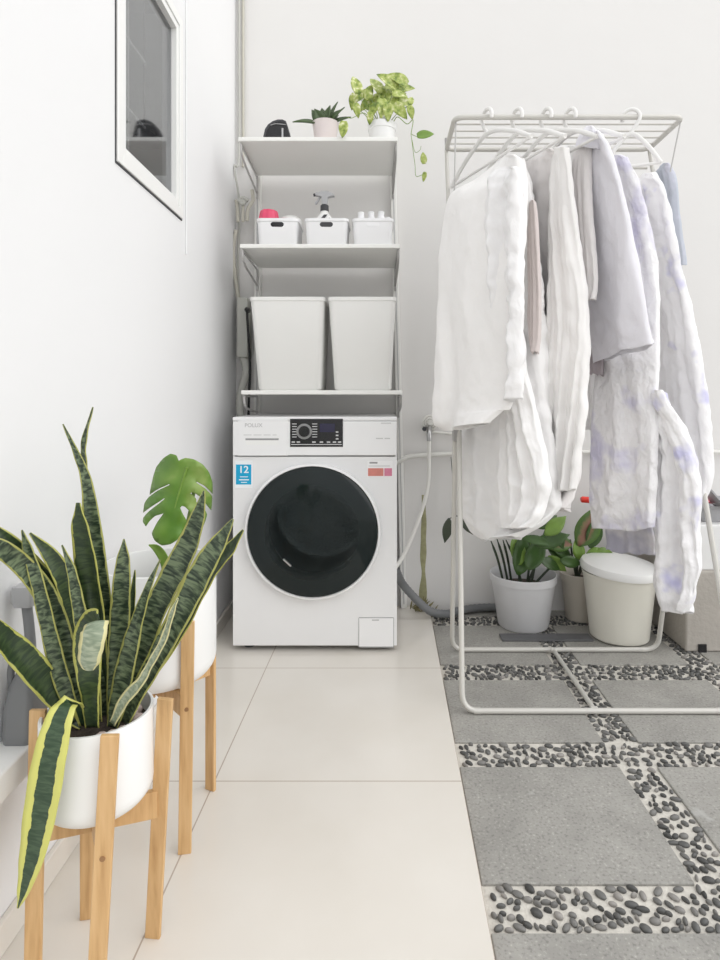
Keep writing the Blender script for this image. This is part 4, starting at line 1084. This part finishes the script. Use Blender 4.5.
# ------------------------------------------------------------------ garments
def smooth_rows(rows, n):
    rows = [(r if len(r) == 4 else (r[1], r[0], r[2], r[0])) for r in rows]   # xl, yl, xr, yr
    A = catmull([Vector((r[0], r[1], 0)) for r in rows], n); B = catmull([Vector((r[2], r[3], 0)) for r in rows], n)
    return list(zip(A, B))
def garment(name, rows, YL, YR, m, parent=None, th=.03, fold=.010, freq=7., seed=0., nr=11, N=132, topth=.3, hemwave=3., crease=1.0):
    rows = [(r if len(r) == 4 else (r[1], r[0], r[2], r[0])) for r in rows]
    xl, yl, xr, yr = rows[0]; cxm = (xl+xr)/2          # rounded shoulder
    rows = [(cxm-(cxm-xl)*.35, yl-5, cxm+(xr-cxm)*.35, yr-5), (cxm-(cxm-xl)*.8, yl-2.5, cxm+(xr-cxm)*.8, yr-2.5)] + rows
    R = smooth_rows(rows, nr); rings = []; n = len(R)
    for i, (a, b) in enumerate(R):
        t = i/(n-1)
        L = P(a.x, a.y, YL); Q = P(b.x, b.y, YR)
        ax = Q - L; w = ax.length; hz = Vector((ax.x, ax.y, 0)).normalized(); nrm = Vector((hz.y, -hz.x, 0))
        thk = th * (topth + (1-topth)*min(1, t*2.5))
        ring = []
        for k in range(N):
            an = 2*PI*k/N; cu = math.cos(an); su = math.sin(an)
            sd = 5. if su < 0 else 0.
            s = (cu+1)/2; base = L.lerp(Q, s)
            prof = math.copysign(abs(su)**.6, su) * thk
            z = base.z; u = s * w
            warp = noise.noise((u*2.5+seed, z*1.6, seed*1.7))
            # long hanging folds: ridged noise stretched along the drop
            n1 = noise.noise((s*freq*.55 + warp*.9 + seed*3, z*1.1, seed + sd))
            g1 = 1 - 2.4*(n1*n1 + .004)**.5
            n2 = noise.noise((s*freq*1.15 + warp*1.8 + seed*7 + z*.6, z*2.8, seed*2 + sd))
            g2 = 1 - 2.4*(n2*n2 + .006)**.5
            g3 = 1 - 2.2*abs(noise.noise((u*13 + z*10 + seed, z*11 - u*9, seed + 9 + sd)))
            g4 = noise.noise((u*34 + z*18 + seed, z*30 - u*11, seed + 4 + sd))
            env = abs(su)**.5
            amp = fold * (.35 + .65*min(1, t*1.8)) * env * 1.35
            off = prof + (g1*1.35 + g2*.5 - .8)*amp + ((g3-.5)*.24 + g4*.30)*fold*crease*env
            e = (noise.noise((z*9+seed, cu, 3)) + .6*noise.noise((z*22+seed, cu, 7))) * fold*.55 * abs(cu)
            p = base + nrm*off + hz*e
            p.z += max(0, (t-.93)/.07) * .008*(g1-.5)
            ring.append(p)
        rings.append(ring)
    o = MB().loft(rings, captop=False, capbot=True).build(name, m, parent, angle=180)
    md = o.modifiers.new('solid', 'SOLIDIFY'); md.thickness = .0018; md.offset = 0
    return o
def gthing(name, lab, cat, px, py, Y): return thing(name, lab, cat, P(px, py, Y), 'laundry on the drying rack')

# 1 warm white shirt, leftmost
t = gthing('shirt', 'wide warm white shirt at the left end of the drying rack', 'shirt', 480, 190, 2.0)
garment('body', [(160,502,518),(168,493,521),(180,477,524),(194,453,525),(215,446,525),(260,441,522),(330,439,518),(385,437,514),(408,436,509),(437,423,502,410),(448,431,486,424)], 1.97, 1.72, 'cloth_warm', t, .035, .009, 3.4, 1.0)
garment('sleeve', [(172,499,518),(185,491,521),(215,488,522),(255,488,523),(280,489,522),(300,494,522),(330,500,521),(365,502,519),(400,505,517)], 1.80, 1.66, 'cloth_satin', t, .026, .014, 5, 4.2, crease=2.5)
# 2 long white dress
t = gthing('dress', 'long white gathered cotton dress reaching lowest beside the left rack pole', 'dress', 515, 200, 1.95)
garment('body', [(162,507,522),(200,515,530),(260,518,532),(310,512,535),(350,505,538),(395,490,545),(428,464,551),(465,462,556),(498,462,558),(463,518,556,510),(472,533,538,526),(487,540,512,537)], 2.12, 1.84, 'cloth_white', t, .038, .018, 5.5, 2.3, crease=1.6)
garment('gather', [(335,508,518),(360,505,522),(395,502,530),(430,500,538),(465,498,546),(495,500,548),(515,503,540),(528,508,528)], 1.90, 1.77, 'cloth_white', t, .024, .017, 6, 8.8, crease=1.6)
# 3 off-white shirt
t = gthing('shirt', 'off-white cotton shirt with pinkish folds, in the middle of the rack', 'shirt', 550, 180, 2.0)
garment('body', [(154,536,556),(162,527,562),(200,525,570),(260,529,576),(310,532,582),(360,534,584),(410,535,582),(450,538,580),(478,542,577),(546,500,570,496),(552,511,562,508)], 2.12, 1.86, 'cloth_rose', t, .030, .016, 5.5, 5.1)
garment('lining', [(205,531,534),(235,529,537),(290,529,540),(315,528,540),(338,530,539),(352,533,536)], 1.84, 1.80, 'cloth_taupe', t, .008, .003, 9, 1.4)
garment('front_panel', [(152,554,568),(200,550,574),(260,549,581),(320,548,587),(380,547,588),(430,549,584),(470,552,579),(490,554,575)], 1.90, 1.80, 'cloth_warm', t, .022, .014, 5.5, 3.7)
# 4 garments glimpsed behind
t = gthing('undershirt', 'plain white top hanging behind between the off-white and lilac shirts', 'shirt', 580, 200, 2.2)
garment('body', [(152,562,582),(220,560,590),(300,562,597),(370,562,598),(428,564,597)], 2.26, 2.16, 'cloth_white', t, .02, .008, 6, 6.6)
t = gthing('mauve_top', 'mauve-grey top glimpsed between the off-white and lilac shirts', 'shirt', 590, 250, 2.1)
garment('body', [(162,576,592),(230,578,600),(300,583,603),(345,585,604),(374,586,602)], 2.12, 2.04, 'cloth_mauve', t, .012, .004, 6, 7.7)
# 5 lilac shirt
t = gthing('shirt', 'smooth pale lilac shirt with slanted hem, right of the rack centre', 'shirt', 610, 160, 1.9)
garment('body', [(136,590,600),(145,582,606),(165,578,613),(200,577,622),(250,580,633),(300,586,643),(592,342,649,330),(595,362,653,344)], 2.06, 1.76, 'cloth_lilac', t, .026, .010, 2.6, 9.3)
garment('sleeve', [(150,576,590),(175,573,590),(215,575,592),(255,578,596),(285,581,597),(300,584,594)], 1.93, 1.85, 'cloth_rose', t, .014, .006, 6, 2.9)
garment('collar', [(131,585,594),(136,581,598),(142,578,600),(148,577,597)], 1.90, 1.80, 'cloth_lilac', t, .014, .004, 3, 3.9)
# 6 tie-dye long nightdress beneath
t = gthing('nightdress', 'long lilac and white tie-dye nightdress hanging below the lilac shirt', 'dress', 625, 300, 2.0)
garment('body', [(160,608,626),(190,612,640),(240,616,650),(290,608,656),(340,600,657),(380,597,657),(430,594,657),(480,592,656),(510,592,655),(528,594,654)], 2.12, 1.90, 'cloth_dye', t, .030, .011, 3.6, 11.2, crease=1.8)
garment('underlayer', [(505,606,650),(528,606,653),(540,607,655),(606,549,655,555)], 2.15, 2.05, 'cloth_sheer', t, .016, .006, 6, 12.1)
# 7 violet tie-dye dress at right
t = gthing('dress', 'white and violet tie-dye dress at the right end, twisted towards its hem', 'dress', 660, 250, 2.0)
garment('body', [(178,644,654),(185,636,660),(210,637,667),(250,643,676),(300,650,688),(350,655,697),(400,658,706),(440,660,711),(470,664,712),(495,668,706),(510,672,698)], 2.16, 1.95, 'cloth_dye2', t, .032, .016, 5, 14.5, crease=1.5)
garment('twisted_hem', [(395,655,660),(412,653,670),(432,653,684),(460,654,694),(500,655,699),(540,656,698),(575,655,697),(598,659,692),(612,668,685)], 1.98, 1.86, 'cloth_dye2', t, .026, .017, 5.5, 16.8, crease=1.8)
# 8 blue-grey
t = gthing('blue_top', 'small blue-grey top at the far right end of the rack', 'shirt', 668, 200, 2.2)
garment('body', [(168,662,670),(176,657,675),(200,659,678),(235,665,681),(258,669,684),(264,671,684)], 2.26, 2.18, 'cloth_bluegrey', t, .018, .006, 7, 18.)

# ------------------------------------------------------------------ light and camera
w = bpy.data.worlds.new('overcast_sky'); bpy.context.scene.world = w; w.use_nodes = True
tr = w.node_tree; bg = tr.nodes['Background']
tc = tr.nodes.new('ShaderNodeTexCoord'); s = tr.nodes.new('ShaderNodeSeparateXYZ'); tr.links.new(tc.outputs['Generated'], s.inputs[0])
mr = tr.nodes.new('ShaderNodeMapRange'); mr.inputs['From Min'].default_value = -1; mr.inputs['From Max'].default_value = 1
tr.links.new(s.outputs['Z'], mr.inputs['Value'])
r = ramp(tr, [(.0, (.68, .67, .65)), (.48, (.72, .72, .71)), (.54, (.80, .81, .82)), (.68, (.92, .93, .95)), (1, (.95, .96, .98))])
tr.links.new(mr.outputs[0], r.inputs[0]); tr.links.new(r.outputs[0], bg.inputs[0]); bg.inputs[1].default_value = 1.15
sl = bpy.data.lights.new('soft_sun', 'SUN'); sl.energy = 1.25; sl.angle = math.radians(70); sl.color = (1, .985, .96)
so = bpy.data.objects.new('soft_sun', sl); col.objects.link(so)
so.rotation_euler = Vector((-.84, .40, -.58)).to_track_quat('-Z', 'Y').to_euler()

cam = bpy.data.cameras.new('camera'); co = bpy.data.objects.new('camera', cam); col.objects.link(co)
co.location = (0, 0, H); co.rotation_euler = (PI/2, 0, 0)
cam.sensor_fit = 'HORIZONTAL'; cam.sensor_width = 36; cam.lens = F/720*36
cam.shift_x = -20/720; cam.shift_y = -84/720; cam.clip_start = .05
sc = bpy.context.scene; sc.camera = co
sc.view_settings.view_transform = 'Standard'; sc.view_settings.look = 'None'; sc.view_settings.gamma = 1; sc.view_settings.use_curve_mapping = False
sc.view_settings.exposure = .12
